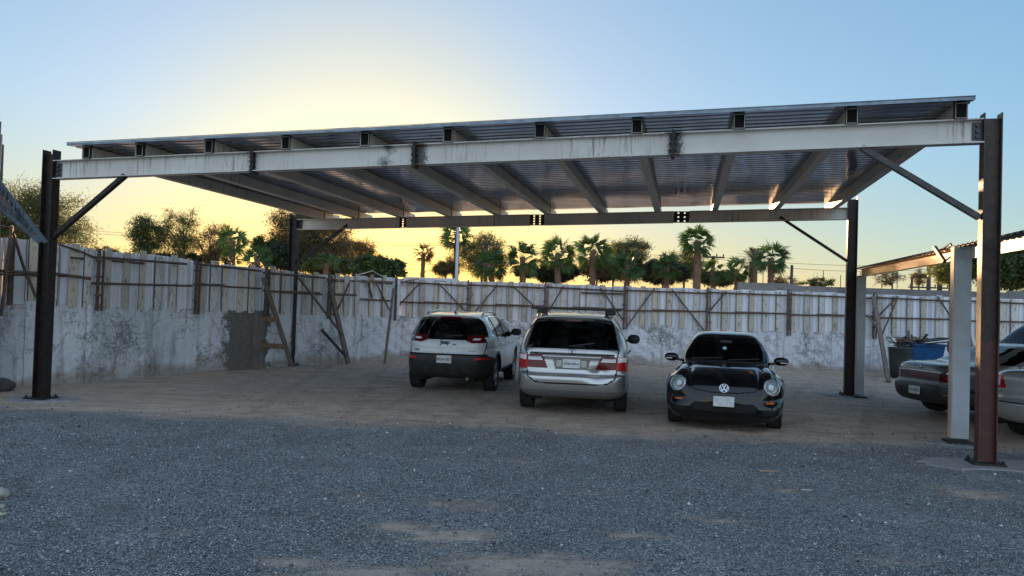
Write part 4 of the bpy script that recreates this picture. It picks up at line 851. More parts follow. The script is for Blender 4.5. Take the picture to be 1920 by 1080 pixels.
def palm_crown(r, C, R, nf, spread=(-55, 85), blades=18, mat=None):
    vs = []; fc = []
    def quad(a, b, w0, w1, side):
        i = len(vs); vs.extend([a-side*w0, a+side*w0, b+side*w1, b-side*w1]); fc.append((i, i+1, i+2, i+3))
    for k in range(nf):
        az = k*2.399+r.normal()*.2; el = math.asin(max(-1, min(1, math.sin(math.radians(spread[0]))+(math.sin(math.radians(spread[1]))-math.sin(math.radians(spread[0])))*((k+.5)/nf))))
        d = V3((math.cos(az)*math.cos(el), math.sin(az)*math.cos(el), math.sin(el))); s = d.cross(EZ).normalized(); s = Matrix.Rotation(r.normal()*.75, 3, d)@s; u = s.cross(d).normalized()
        L1 = R*(.36+.12*r.random()); e = C+d*L1-EZ*.06*R; quad(C, e, .02, .018, s)
        fl = R*(.55+.16*r.random())
        for b in range(blades):
            t = math.radians(-78+156*(b+.5)/blades)+r.normal()*.03; bl = fl*(1-.32*abs(t)/1.4)*(.88+.2*r.random())
            dd = (d*math.cos(t)+s*math.sin(t)+u*.12*abs(math.sin(t))).normalized(); m_ = e+dd*bl*.6; tip = m_+(dd*.75-EZ*(.35+.3*r.random())).normalized()*bl*.4
            sd = dd.cross(u).normalized(); w = R*.027; quad(e, m_, w*.35, w, sd); i = len(vs); vs.extend([m_-sd*w, m_+sd*w, tip]); fc.append((i, i+1, i+2, i+2))
    return vs, fc
def fanpalm(label, px, yc, rp, D, seed, nf=26, thick=1.0, skirt=True, dry=False, hide=False, mat=None, spread=(-55, 85)):
    r = np.random.default_rng(seed); C = at(px, yc, D); R = 1.12*rp*D/FPX; nf = int(nf*(.62+.3*r.random())); P = V3((C.x+.05, D, 0)); o = thing('fan_palm', P, label, 'palm tree', 'palms beyond the fence')
    mb = MB(); n = 14; pts = [P+(C-P)*t+V3((.05*math.sin(t*3+seed), 0, 0)) for t in np.linspace(0, 1, n)]; tr = .2*thick
    mb.tube(pts, [tr*(1.35-.35*t)*(1+.07*((i % 2)*2-1)) for i, t in enumerate(np.linspace(0, 1, n))], 10)
    for k in range(60):       # old leaf bases
        t = .25+.75*r.random(); a = r.random()*6.28; q = P+(C-P)*t; d = V3((math.cos(a), math.sin(a), .9)); mb.bar(q+V3((math.cos(a), math.sin(a), 0))*tr*.9, q+V3((math.cos(a), math.sin(a), 0))*tr*.9+d*.14, .05, .02)
    mb.build('trunk', M_PTRUNK, o)
    vs, fc = palm_crown(r, C, R, nf, spread); mb = MB(); mb.v = [tuple(v) for v in vs]; mb.f = [f[:3] if f[2] == f[3] else f for f in fc]; mb.m = [0]*len(fc); mb.build('crown', mat or F_PALM, o)
    if skirt and (dry or seed % 3 == 0):
        vs, fc = palm_crown(r, C-EZ*.1*R, R*.75, 4, (-80, -45), 9); mb = MB(); mb.v = [tuple(v) for v in vs]; mb.f = [f[:3] if f[2] == f[3] else f for f in fc]; mb.m = [0]*len(fc)
        mb.build('dead_fronds', plain('dead_frond', (.35, .2, .06), .8) if dry else F_BROWN, o)
    return o
fanpalm('small fan palm head in front of the left bare trees', 436, 452, 34, 46, 31, 20, .7); fanpalm('short green palm tuft below the left small palm', 432, 488, 24, 44, 32, 16, .7, spread=(-10, 88))
fanpalm('bushy low palm left of the rear left carport post', 484, 484, 32, 42, 33, 22, .8, spread=(-30, 88)); fanpalm('small bright palm right of the rear left carport post', 613, 494, 28, 42, 34, 22, .7, spread=(-25, 88))
fanpalm('lone short palm against the sun glow', 794, 474, 24, 60, 35, 26, .75, True, mat=F_BROWN); fanpalm('tall palm behind the thin grey pole, head cut by the carport beam', 856, 440, 36, 60, 36, 28, 1.0)
fanpalm('low palm with a yellow hanging frond', 921, 497, 36, 56, 37, 28, .9, True, True); fanpalm('palm with orange dead fronds near the centre', 980, 482, 38, 56, 38, 28, 1, True, True)
fanpalm('open headed palm left of the tilted middle palm', 1047, 475, 38, 56, 39, 26, 1); fanpalm('full headed palm right of the centre beam plate', 1113, 470, 40, 56, 40, 30, 1.05)
fanpalm('broad bright palm before the dark hedge', 1177, 497, 36, 54, 41, 30, .95, True, True); fanpalm('low spreading palm left of the tallest palm', 1250, 500, 34, 54, 42, 28, .9)
fanpalm('tallest palm with a thick trunk right of the black car', 1307, 452, 36, 50, 43, 30, 1.05); fanpalm('low palm half hidden right of the tallest palm', 1336, 508, 30, 56, 44, 26, .8)
fanpalm('small palm left of the grey date palm', 1382, 506, 29, 54, 45, 26, .85); fanpalm('dark green palm right of the grey date palm', 1447, 484, 36, 52, 46, 30, .95)
# date palm with feather fronds
r = np.random.default_rng(50); C = at(1413, 490, 56); P = V3((C.x, 56, 0)); o = thing('date_palm', P, 'greyish date palm with long feathered fronds', 'palm tree', 'palms beyond the fence')
mb = MB(); mb.tube([P, P+(C-P)*.5, C], [.34, .28, .30], 10); mb.build('trunk', M_PTRUNK, o); vs = []; fc = []; R = 44*56/FPX
for k in range(34):
    az = k*2.399; el = math.radians(-15+95*((k+.5)/34)); d = V3((math.cos(az)*math.cos(el), math.sin(az)*math.cos(el), math.sin(el))); s = d.cross(EZ).normalized(); prev = C
    for j in range(16):
        t = (j+1)/16; p = C+d*R*t-EZ*.42*R*t*t; ax = (p-prev).normalized(); prev = p
        for sg in (-1, 1):
            L_ = R*.26*math.sin(math.pi*(.12+.8*t)); tip = p+(s*sg*.8+ax*.6+EZ*.1).normalized()*L_; i = len(vs); w = ax*.03; vs.extend([p-w, p+w, tip]); fc.append((i, i+1, i+2))
mb = MB(); mb.add(vs, fc); mb.build('crown', F_DATE, o)
# ------------------------------------------------------------------ vehicles
from mathutils.bvhtree import BVHTree
def catmull(pts, n_per=14):
    P = [np.array(p, float) for p in pts]; N = len(P); out = []
    for i in range(N):
        p0, p1, p2, p3 = P[i-1], P[i], P[(i+1) % N], P[(i+2) % N]
        def tj(ti, a, b): return ti+max(1e-4, np.linalg.norm(b-a))**.5
        t0 = 0; t1 = tj(t0, p0, p1); t2 = tj(t1, p1, p2); t3 = tj(t2, p2, p3)
        for t in np.linspace(t1, t2, n_per, endpoint=False):
            A1 = (t1-t)/(t1-t0)*p0+(t-t0)/(t1-t0)*p1; A2 = (t2-t)/(t2-t1)*p1+(t-t1)/(t2-t1)*p2; A3 = (t3-t)/(t3-t2)*p2+(t-t2)/(t3-t2)*p3
            B1 = (t2-t)/(t2-t0)*A1+(t-t0)/(t2-t0)*A2; B2 = (t3-t)/(t3-t1)*A2+(t-t1)/(t3-t1)*A3; out.append((t2-t)/(t2-t1)*B1+(t-t1)/(t2-t1)*B2)
    return np.array(out)
def resample(P, n):
    Q = np.vstack([P, P[:1]]); d = np.r_[0, np.cumsum(np.linalg.norm(np.diff(Q, axis=0), axis=1))]
    s = np.linspace(0, d[-1], n, endpoint=False); return np.stack([np.interp(s, d, Q[:, 0]), np.interp(s, d, Q[:, 1])], 1)
def inpoly(x, y, poly):
    r = np.zeros(x.shape, bool); n = len(poly)
    for i in range(n):
        x1, y1 = poly[i]; x2, y2 = poly[(i+1) % n]
        c = ((y1 > y) != (y2 > y)); r ^= c & (x < (x2-x1)*(y-y1)/(y2-y1+1e-12)+x1)
    return r
def nearline(x, y, pts, w):
    r = np.zeros(x.shape, bool)
    for (x1, y1), (x2, y2) in zip(pts[:-1], pts[1:]):
        dx, dy = x2-x1, y2-y1; t = np.clip(((x-x1)*dx+(y-y1)*dy)/(dx*dx+dy*dy+1e-12), 0, 1); r |= np.hypot(x-x1-t*dx, y-y1-t*dy) < w
    return r
def sstep(a, b, x): t = np.clip((x-a)/(b-a), 0, 1); return t*t*(3-2*t)
class Body:
    def __init__(s, prof, spine, wf, n=5, nu=900, ns=96, deform=None, nf=None):
        P = resample(catmull(prof), nu); xa, xb, zs = spine
        S = np.stack([np.clip(P[:, 0], xa, xb), np.full(nu, zs)], 1)
        th = np.linspace(0, math.pi/2, 2000); nn = n
        a = np.sin(th)**(2/nn); b = np.cos(th)**(2/nn); d = np.r_[0, np.cumsum(np.hypot(np.diff(a)*.8, np.diff(b)*.9))]
        tt = np.interp(np.linspace(0, d[-1], ns+1), d, th); full = np.r_[tt, math.pi-tt[::-1][1:]]
        c = np.cos(full); t = np.sin(full)**(2/nn); yr = np.sign(c)*np.abs(c)**(2/nn)
        if nf is not None:   # per-profile exponent
            ex = nf(P[:, 0], P[:, 1])[:, None]; t = np.sin(full)[None]**(2/ex); yr = np.sign(c)[None]*np.abs(c)[None]**(2/ex)
        else: t = np.broadcast_to(t, (nu, len(full))); yr = np.broadcast_to(yr, (nu, len(full)))
        X = S[:, 0:1]+(P[:, 0:1]-S[:, 0:1])*t; Z = S[:, 1:2]+(P[:, 1:2]-S[:, 1:2])*t; Yv = yr*wf(X, Z)
        V = np.stack([X, Yv, Z], -1).reshape(-1, 3)
        if deform is not None: V = deform(V)
        m = len(full); I = np.arange(nu*m).reshape(nu, m); J = np.roll(I, -1, 0)
        s.F = np.stack([I[:, :-1], I[:, 1:], J[:, 1:], J[:, :-1]], -1).reshape(-1, 4); s.V = V
        s.C = V[s.F].mean(1); e1 = V[s.F[:, 2]]-V[s.F[:, 0]]; e2 = V[s.F[:, 3]]-V[s.F[:, 1]]; N = np.cross(e1, e2); l = np.linalg.norm(N, axis=1)[:, None]; s.N = N/np.maximum(l, 1e-9)
        if (s.N*s.C*np.array([0, 1, 0])).sum() < 0: s.F = s.F[:, ::-1]; s.N = -s.N
        s.lab = np.zeros(len(s.F), int); s.names = ['body']; s.keep = np.ones(len(s.F), bool)
        st = 1; s.bvh = BVHTree.FromPolygons([tuple(v) for v in V], [tuple(int(i) for i in f) for f in s.F[::st]])
    def rule(s, name, mask):
        if name not in s.names: s.names.append(name)
        s.lab[mask] = s.names.index(name)
    def view(s, k):
        x, y, z = s.C.T
        if k == 'R': return y, z, (s.N[:, 0] < -.25) & (x < -1.0)
        if k == 'F': return y, z, (s.N[:, 0] > .2) & (x > .3)
        if k == 'L': return x, z, (s.N[:, 1] > .45)
        if k == 'S': return x, z, (s.N[:, 1] < -.45)
        if k == 'T': return x, y, (s.N[:, 2] > .3)
    def poly(s, name, k, P, extra=None):
        a, b, m = s.view(k); q = inpoly(a, b, P) & m
        if extra is not None: q &= extra
        s.rule(name, q)
    def line(s, name, k, P, w=.008):
        a, b, m = s.view(k); s.rule(name, nearline(a, b, P, w) & m)
    def arches(s, xs_, zc, r, flare=None, fname='arch_trim'):
        x, y, z = s.C.T
        for xc in xs_:
            d = np.hypot(x-xc, z-zc); side = np.abs(y) > .52
            if flare: s.rule(fname, (d < r+flare) & side & (np.abs(s.N[:, 1]) > .2) & (z > .2))
            s.keep &= ~((d < r) & side & (z < zc+r))
    def build(s, parent, mats, names, off):
        obs = {}
        for i, nm in enumerate(s.names):
            m = (s.lab == i) & s.keep
            if not m.any(): continue
            F = s.F[m]; u, inv = np.unique(F, return_inverse=True); V = s.V[u].copy(); dd = off.get(nm, 0)
            if dd:
                Nv = np.zeros_like(V); np.add.at(Nv, inv.reshape(-1), np.repeat(s.N[m], 4, 0)); Nv /= np.maximum(np.linalg.norm(Nv, axis=1)[:, None], 1e-9); V += Nv*dd
            Fq = inv.reshape(-1, 4); tgt = names.get(nm, nm)
            if tgt in ('side_window', 'reversing_lens', 'tail_light', 'indicator', 'reflector', 'pillar', 'grille', 'arch_trim', 'plate_recess'):
                lb = np.arange(len(V))
                while True:
                    mn = lb[Fq].min(1); new = lb.copy(); np.minimum.at(new, Fq.ravel(), np.repeat(mn, 4)); new = new[new]
                    if (new == lb).all(): break
                    lb = new
                fl_ = lb[Fq[:, 0]]; ks, cnt = np.unique(fl_, return_counts=True)
                for k_, c_ in zip(ks, cnt):
                    if c_ < 12: continue
                    F2 = Fq[fl_ == k_]; u2, i2 = np.unique(F2, return_inverse=True); obs[nm] = link_mesh(tgt, np_mesh(nm, V[u2], i2.reshape(-1, 4)), mats[nm], parent, True)
                continue
            obs[nm] = link_mesh(tgt, np_mesh(nm, V, Fq), mats[nm], parent, True)
        return obs
    def hit(s, o, d):
        p, n, i, dist = s.bvh.ray_cast(V3(o), V3(d)); 
        return (p, n) if p is not None else (V3(o)+V3(d)*2, -V3(d))
def textmesh(txt, size, thick, name, mat, parent, Mx, spacing=1.0, bold=0.0, ital=0.0):
    cu = bpy.data.curves.new(name, 'FONT'); cu.body = txt; cu.size = size; cu.extrude = thick/2; cu.align_x = 'CENTER'; cu.align_y = 'CENTER'; cu.space_character = spacing; cu.offset = bold; cu.shear = ital; cu.resolution_u = 3
    t = bpy.data.objects.new('tmp_text', cu); COL.objects.link(t); dg = bpy.context.evaluated_depsgraph_get(); me = bpy.data.meshes.new_from_object(t.evaluated_get(dg)); bpy.data.objects.remove(t)
    me.transform(Mx); me.materials.clear(); me.name = name; return link_mesh(name, me, mat, parent)
def frame(P, nrm, right):
    n = V3(nrm).normalized(); r = V3(right); r = (r-n*r.dot(n)).normalized(); u = n.cross(r); M_ = Matrix((r, u, n)).transposed().to_4x4(); M_.translation = V3(P); return M_
M_TYRE = plain('tyre_rubber', (.018, .018, .019), .8, 0, (.04, .037, .033), 9, .45, .75, .1)
M_RIM = plain('alloy', (.42, .43, .45), .35, .8, (.3, .3, .3), 8)
M_RIMD = plain('dark_wheel', (.08, .08, .085), .5, .5)
M_TRIM = plain('black_plastic_trim', (.018, .019, .021), .6, 0, (.035, .035, .036), 6)
M_GAP = plain('panel_gap', (.006, .006, .006), .9)
M_UNDER = plain('underbody', (.01, .01, .01), .9)
M_SEAT = plain('seat_fabric', (.035, .035, .04), .9); M_CHROME = plain('chrome', (.75, .76, .78), .12, 1)
def lens(name, col, rough=.12, em=0):
    m, t, b = nodes(name); b.inputs['Base Color'].default_value = (*col, 1); b.inputs['Roughness'].default_value = rough; b.inputs['Coat Weight'].default_value = .25; b.inputs['Coat Roughness'].default_value = .08; b.inputs['Specular IOR Level'].default_value = .3
    v = t.nodes.new('ShaderNodeTexVoronoi'); v.inputs['Scale'].default_value = 38; tc_ = t.nodes.new('ShaderNodeTexCoord'); t.links.new(tc_.outputs['Object'], v.inputs['Vector']); bump(t, b, v.outputs['Distance'], .25, .01); return m
M_RED = lens('red_lens', (.42, .012, .016)); M_REDD = lens('dark_red_lens', (.12, .006, .012)); M_CLR = lens('clear_lens', (.78, .77, .77)); M_AMB = lens('amber_lens', (.5, .12, .02)); M_REDR = lens('red_reflector', (.6, .03, .03))
M_GL = glassmat('tinted_glass', (.72, .78, .76)); M_GLD = glassmat('dark_tinted_glass', (.035, .038, .04), 1.0); M_GLC = glassmat('clear_glass', (.85, .92, .92))
M_PLATE = plain('plate_white', (.66, .67, .68), .5, 0, (.5, .5, .5), 20); M_PLATEG = plain('plate_green_print', (.05, .25, .18), .5); M_PTXT = plain('plate_print', (.02, .03, .04), .5)
def wheel(parent, x, y, r_, w, spokes=5, side=1, rim=M_RIM, rr=.66, turn=0.0):
    """tyre as the wheel part, rim as its sub-part; local y is the axle"""
    R = Matrix.Rotation(math.radians(-90)*side, 3, 'X'); R = Matrix.Rotation(turn, 3, 'Z')@R; c = V3((x, y, r_)); h = w/2
    mb = MB(); pr = [(r_*rr, -h*.9), (r_*.86, -h), (r_*.965, -h*.86), (r_*.992, -h*.62)]
    for g in (-.35, 0, .35): pr += [(r_, (g-.13)*w), (r_*.975, (g-.035)*w), (r_*.975, (g+.035)*w), (r_, (g+.13)*w)]
    pr += [(r_*.992, h*.62), (r_*.965, h*.86), (r_*.86, h), (r_*rr, h*.9)]
    mb.lathe(pr, 48, c, R); o = mb.build('wheel', M_TYRE, parent, True)
    mb = MB(); R0 = r_*rr; mb.lathe([(R0*1.01, h*.9), (R0*.97, h*.93), (R0*.93, h*.7), (R0*.9, -.2*h), (.0, -.3*h)], 40, c, R)
    mb.lathe([(.0, h*.62), (.045, h*.62), (.06, h*.5), (.06, 0)], 20, c, R)
    for k in range(spokes):
        a = 2*math.pi*k/spokes
        for da in (-.11, .11):
            d0 = R@V3((math.cos(a+da*2.2)*.05, math.sin(a+da*2.2)*.05, h*.55)); d1 = R@V3((math.cos(a+da)*R0*.95, math.sin(a+da)*R0*.95, h*.72)); mb.bar(c+d0, c+d1, .028, .03, R@V3((0, 0, 1)))
    mb.build('rim', rim, o, True); return o
def wells(parent, xs_, yin, yout, r_, zc):
    for xc in xs_:
        for s in (-1, 1):
            mb = MB(); n = 20; vs = []
            for k in range(n+1):
                a = math.radians(-25+230*k/n); p = (xc+math.cos(a)*r_, zc+math.sin(a)*r_)
                vs += [V3((p[0], s*yin, p[1])), V3((p[0], s*yout, p[1]))]
            mb.add(vs, [(2*k, 2*k+1, 2*k+3, 2*k+2) for k in range(n)]+[tuple(2*k for k in range(n+1))]); mb.build('wheel_well', M_UNDER, parent)
def ell(c, s, n1=12, n2=20, p=2.4):
    """rounded lump: superellipsoid rings"""
    vs = []; sg = lambda v: math.copysign(abs(v)**(2/p), v)
    for i in range(n1+1):
        a = -math.pi/2+math.pi*i/n1
        for k in range(n2):
            b = 2*math.pi*k/n2; vs.append(V3(c)+V3((sg(math.cos(a))*sg(math.cos(b))*s[0], sg(math.cos(a))*sg(math.sin(b))*s[1], sg(math.sin(a))*s[2])))
    return vs, [(i*n2+k, i*n2+(k+1) % n2, (i+1)*n2+(k+1) % n2, (i+1)*n2+k) for i in range(n1) for k in range(n2)]
def mirror(parent, P, s, side, mat, armz=-.04):
    mb = MB(); vs, fc = ell(P, s); mb.add(vs, fc); mb.bar(V3(P)+V3((0, -side*.02, armz*.5)), V3(P)+V3((.03, -side*(s[1]+.09), armz)), .07, .04); return mb.build('wing_mirror', mat, parent, True)
def cabin(parent, x_front, x_rear, w, z0, zs, rows, dash):
    mb = MB(); mb.box(((x_front+x_rear)/2, 0, z0), (x_front-x_rear, w*2, .04)); mb.build('cabin_floor', M_UNDER, parent)
    for xr in rows:
        for y in (-.38, .38):
            mb = MB(); vs, fc = ell((xr, y, zs), (.09, .24, .34), p=3.2); mb.add(vs, fc); mb.build('seat', M_SEAT, parent, True)
            mb = MB(); vs, fc = ell((xr-.01, y, zs+.45), (.05, .13, .09), p=3); mb.add(vs, fc); mb.bar((xr, y-.05, zs+.3), (xr, y-.05, zs+.42), .012, .012); mb.bar((xr, y+.05, zs+.3), (xr, y+.05, zs+.42), .012, .012); mb.build('headrest', M_SEAT, parent, True)
    mb = MB(); vs, fc = ell((dash, 0, zs-.08), (.3, w*.95, .14), p=5); mb.add(vs, fc); mb.build('dashboard', M_TRIM, parent, True)
    mb = MB(); c = V3((dash-.38, .37, zs-.02)); mb.tube([c+V3((math.sin(t)*.06, math.cos(t)*.18, math.sin(t)*.17)) for t in np.linspace(0, 2*math.pi, 25)], .014, 6); mb.build('steering_wheel', M_TRIM, parent, True)
def plate(parent, P, n, right, w, h, txt, tm, ts, bg=M_PLATE):
    Mx = frame(P, n, right); mb = MB(); R = Mx.to_3x3(); mb.box(V3(P)+R@V3((0, 0, .004)), (w, h, .006), R); o = mb.build('number_plate', bg, parent)
    M2 = Mx.copy(); M2.translation = V3(P)+R@V3((0, -.005, .009)); textmesh(txt, ts, .002, 'plate_lettering', tm, o, M2, 1.0, ts*.015)
    return o, Mx
PI2 = math.pi/2
# ---- white off-roader with split tail (rear view)
def build_white():
    yaw = math.atan2(.989, .148); o = thing('suv', (-.985, 18.16, 0), 'white off-roader with black lower bumper and roof rails parked nearest the left wall', 'car', 'vehicles parked in the yard', yaw)
    prof = [(-2.02, .30), (-2.20, .40), (-2.29, .58), (-2.30, .76), (-2.25, .84), (-2.235, 1.00), (-2.20, 1.08), (-2.13, 1.16), (-1.93, 1.42), (-1.84, 1.53), (-1.90, 1.585), (-1.72, 1.615), (-1.1, 1.66), (-.4, 1.675), (.2, 1.62), (.62, 1.44), (1.10, 1.16), (1.3, 1.09), (1.9, 1.03), (2.18, .93), (2.28, .7), (2.28, .45), (2.1, .3), (1.2, .27), (0, .26), (-1.2, .27)]
    def wf(x, z):
        w = .925-.275*sstep(1.02, 1.80, z)-.03*sstep(.5, .2, z); w = w*(1-.135*sstep(-1.5, -2.35, x)-.12*sstep(1.4, 2.4, x))
        for xc in (-1.36, 1.34): d = np.hypot(x-xc, z-.38); w = w+.022*np.exp(-((d-.44)/.10)**2)
        return w-.010*np.exp(-((z-.92)/.03)**2)
    b = Body(prof, (-1.3, 1.4, .85), wf, 6.6); x, y, z = b.C.T
    b.rule('trim', (z < .36)); b.rule('under', (z < .30))
    b.poly('lower_bumper', 'R', [(-.99, .2), (.99, .2), (.99, .66), (.90, .74), (.80, .80), (-.80, .80), (-.90, .74), (-.99, .66)]); b.rule('lower_bumper', (x < -1.75) & (z < .58+.05*sstep(-1.75, -2.2, x)) & (np.abs(y) > .5))
    b.poly('rear_glass', 'R', [(-.82, 1.17), (-.56, 1.09), (.56, 1.09), (.82, 1.17), (.80, 1.24), (.665, 1.52), (.60, 1.545), (-.60, 1.545), (-.665, 1.52), (-.80, 1.24)])
    b.poly('spoiler_dark', 'R', [(-.24, 1.53), (.24, 1.53), (.20, 1.575), (-.20, 1.575)])
    for s in (-1, 1):
        b.rule('tail_light_'+('r' if s < 0 else 'l'), inpoly(np.abs(y), z, [(.41, 1.08), (.46, 1.185), (.99, 1.215), (.99, 1.05), (.52, 1.04)]) & (x < -2.0) & (y*s > 0))
        b.rule('clear', inpoly(np.abs(y), z, [(.53, 1.095), (.56, 1.135), (.70, 1.14), (.68, 1.10)]) & (x < -1.9))
        b.rule('reflector_'+('r' if s < 0 else 'l'), inpoly(np.abs(y), z, [(.60, .70), (.63, .745), (.86, .745), (.88, .72), (.84, .70)]) & (x < -1.9) & (y*s > 0))
    b.line('gap', 'R', [(-.77, .80), (-.80, .95), (-.82, 1.05)]); b.line('gap', 'R', [(.77, .80), (.80, .95), (.82, 1.05)]); b.line('gap', 'R', [(-.82, .80), (.82, .80)], .014)
    x0 = [(-1.72, 1.22), (-1.35, 1.16), (-.35, 1.13), (.95, 1.12), (.62, 1.35), (.28, 1.52), (-.3, 1.575), (-1.1, 1.565), (-1.50, 1.49)]
    for k in 'LS':
        b.poly('side_seal_'+k, k, [(px*1.0+(.03 if px > 0 else -.03), pz+(.02 if pz > 1.3 else -.02)) for px, pz in x0]); b.poly('side_glass_'+k, k, x0)
        b.line('pillar', k, [(-1.28, 1.1), (-1.12, 1.6)], .045); b.line('pillar', k, [(-.28, 1.1), (-.22, 1.6)], .045)
        b.line('gap', k, [(-1.28, 1.14), (-1.22, .85), (-1.0, .55), (-.88, .42)]); b.line('gap', k, [(-.28, 1.12), (-.26, .42)]); b.line('gap', k, [(.95, 1.1), (.86, .8), (.84, .42)]); b.line('gap', k, [(-.9, .42), (.86, .42)]); b.line('crease', k, [(-1.0, .97), (.9, .99)], .0)
        b.rule('trim', (z < .43) & (np.abs(y) > .6) & (x > -1.2) & (x < 1.2))
    b.poly('windscreen', 'F', [(-.74, 1.14), (.74, 1.14), (.58, 1.56), (-.58, 1.56)], x < 1.3)
    b.arches((-1.36, 1.34), .38, .405, .06)
    wp = paint('white_paint', (.70, .72, .73), .32, 0, .8, .25)
    mats = dict(body=wp, trim=M_TRIM, under=M_UNDER, lower_bumper=M_TRIM, rear_glass=M_GL, spoiler_dark=M_REDD, tail_light_l=M_REDD, tail_light_r=M_REDD, clear=M_CLR, reflector_l=M_REDR, reflector_r=M_REDR, gap=M_GAP, pillar=M_GAP, windscreen=M_GLC, arch_trim=M_TRIM, crease=wp)
    for k in 'LS': mats['side_seal_'+k] = M_CHROME; mats['side_glass_'+k] = M_GL
    nm = dict(under='underbody', lower_bumper='bumper', rear_glass='rear_window', spoiler_dark='brake_light', tail_light_l='tail_light', tail_light_r='tail_light', clear='reversing_lens', reflector_l='reflector', reflector_r='reflector', side_seal_L='window_trim', side_seal_S='window_trim', side_glass_L='side_window', side_glass_S='side_window', gap='panel_gap')
    b.build(o, mats, nm, dict(gap=-.006, rear_glass=-.004, side_glass_L=-.004, side_glass_S=-.004, reflector_l=.006, reflector_r=.006, arch_trim=.006, clear=.003))
    wells(o, (-1.36, 1.34), .50, .90, .405, .38); cabin(o, 1.3, -1.9, .72, .5, .86, (.0, -.95), 1.0)
    for xx in (-1.36, 1.34):
        for s in (-1, 1): wheel(o, xx, s*.80, .365, .235, 5, s)
    for s in (-1, 1):
        mirror(o, (.78, s*1.02, 1.20), (.09, .13, .085), s, M_TRIM); mb = MB(); zr = lambda xx: b.hit((xx, s*.60, 3), (0, 0, -1))[0].z; pts = [(a_, s*.60, zr(a_)+h_) for a_, h_ in ((-1.55, -.01), (-1.46, .05), (-1.25, .065), (-.4, .065), (.0, .05), (.14, -.01))]; mb.tube(pts, .02, 8); mb.build('roof_rail', plain('satin_rail', (.5, .5, .5), .3, .8), o, True)
        for hx in (-.95, .15): 
            p, n = b.hit((hx, s*1.6, .99), (0, -s, 0)); mb = MB(); mb.bar(p+V3((-.09, s*.022, 0)), p+V3((.09, s*.022, 0)), .03, .03); mb.build('door_handle', M_CHROME, o)
    mb = MB(); p = V3((-1.45, -.0, 1.63)); mb.add([p+V3((-.05, -.015, 0)), p+V3((-.05, .015, 0)), p+V3((.09, .012, 0)), p+V3((.09, -.012, 0)), p+V3((-.05, 0, .075))], [(0, 1, 4), (1, 2, 4), (2, 3, 4), (3, 0, 4)]); mb.build('antenna', M_TRIM, o)
    def onrear(yy, zz): return b.hit((-3, yy, zz), (1, 0, 0))
    p, n = onrear(.03, 1.04); textmesh('Jeep', .125, .008, 'emblem', plain('emblem_dark', (.12, .125, .13), .3, .8), o, frame(p+n*.006, n, (0, -1, 0)), .92, .004)
    p, n = onrear(.62, .875); textmesh('4x4', .062, .006, 'badge', M_PTXT, o, frame(p+n*.004, n, (0, -1, 0)), 1.1, .002, .2)
    p, n = onrear(-.55, .875); textmesh('SPORT', .048, .006, 'badge', plain('badge_grey', (.2, .2, .2), .4), o, frame(p+n*.004, n, (0, -1, 0)), 1.15, .001)
    p, n = onrear(.02, .70); plate(o, p+n*.012, n, (0, -1, 0), .31, .155, 'BGN-557', M_PTXT, .075)
    p, n = onrear(-.17, 1.0); mb = MB(); mb.box(p+n*.008, (.02, .07, .018)); mb.build('latch', M_TRIM, o)
    mb = MB(); q, n = onrear(.04, 1.15); mb.bar(q+n*.02, q+n*.02+V3((.05, -.36, .03)), .012, .022); mb.tube([q+n*-.01, q+n*.03], .022, 10); mb.build('wiper', M_TRIM, o)
    mb = MB(); mb.tube([(-2.2, -.45, .30), (-2.02, -.45, .32)], .035, 12); mb.build('exhaust', M_CHROME, o)
    for s in (-1, 1):
        p, n = b.hit((3, s*.62, .92), (-1, 0, 0)); mb = MB(); vs, fc = ell(p-n*.02, (.05, .19, .035)); mb.add(vs, fc); mb.build('headlight', M_CLR, o, True)
    return o
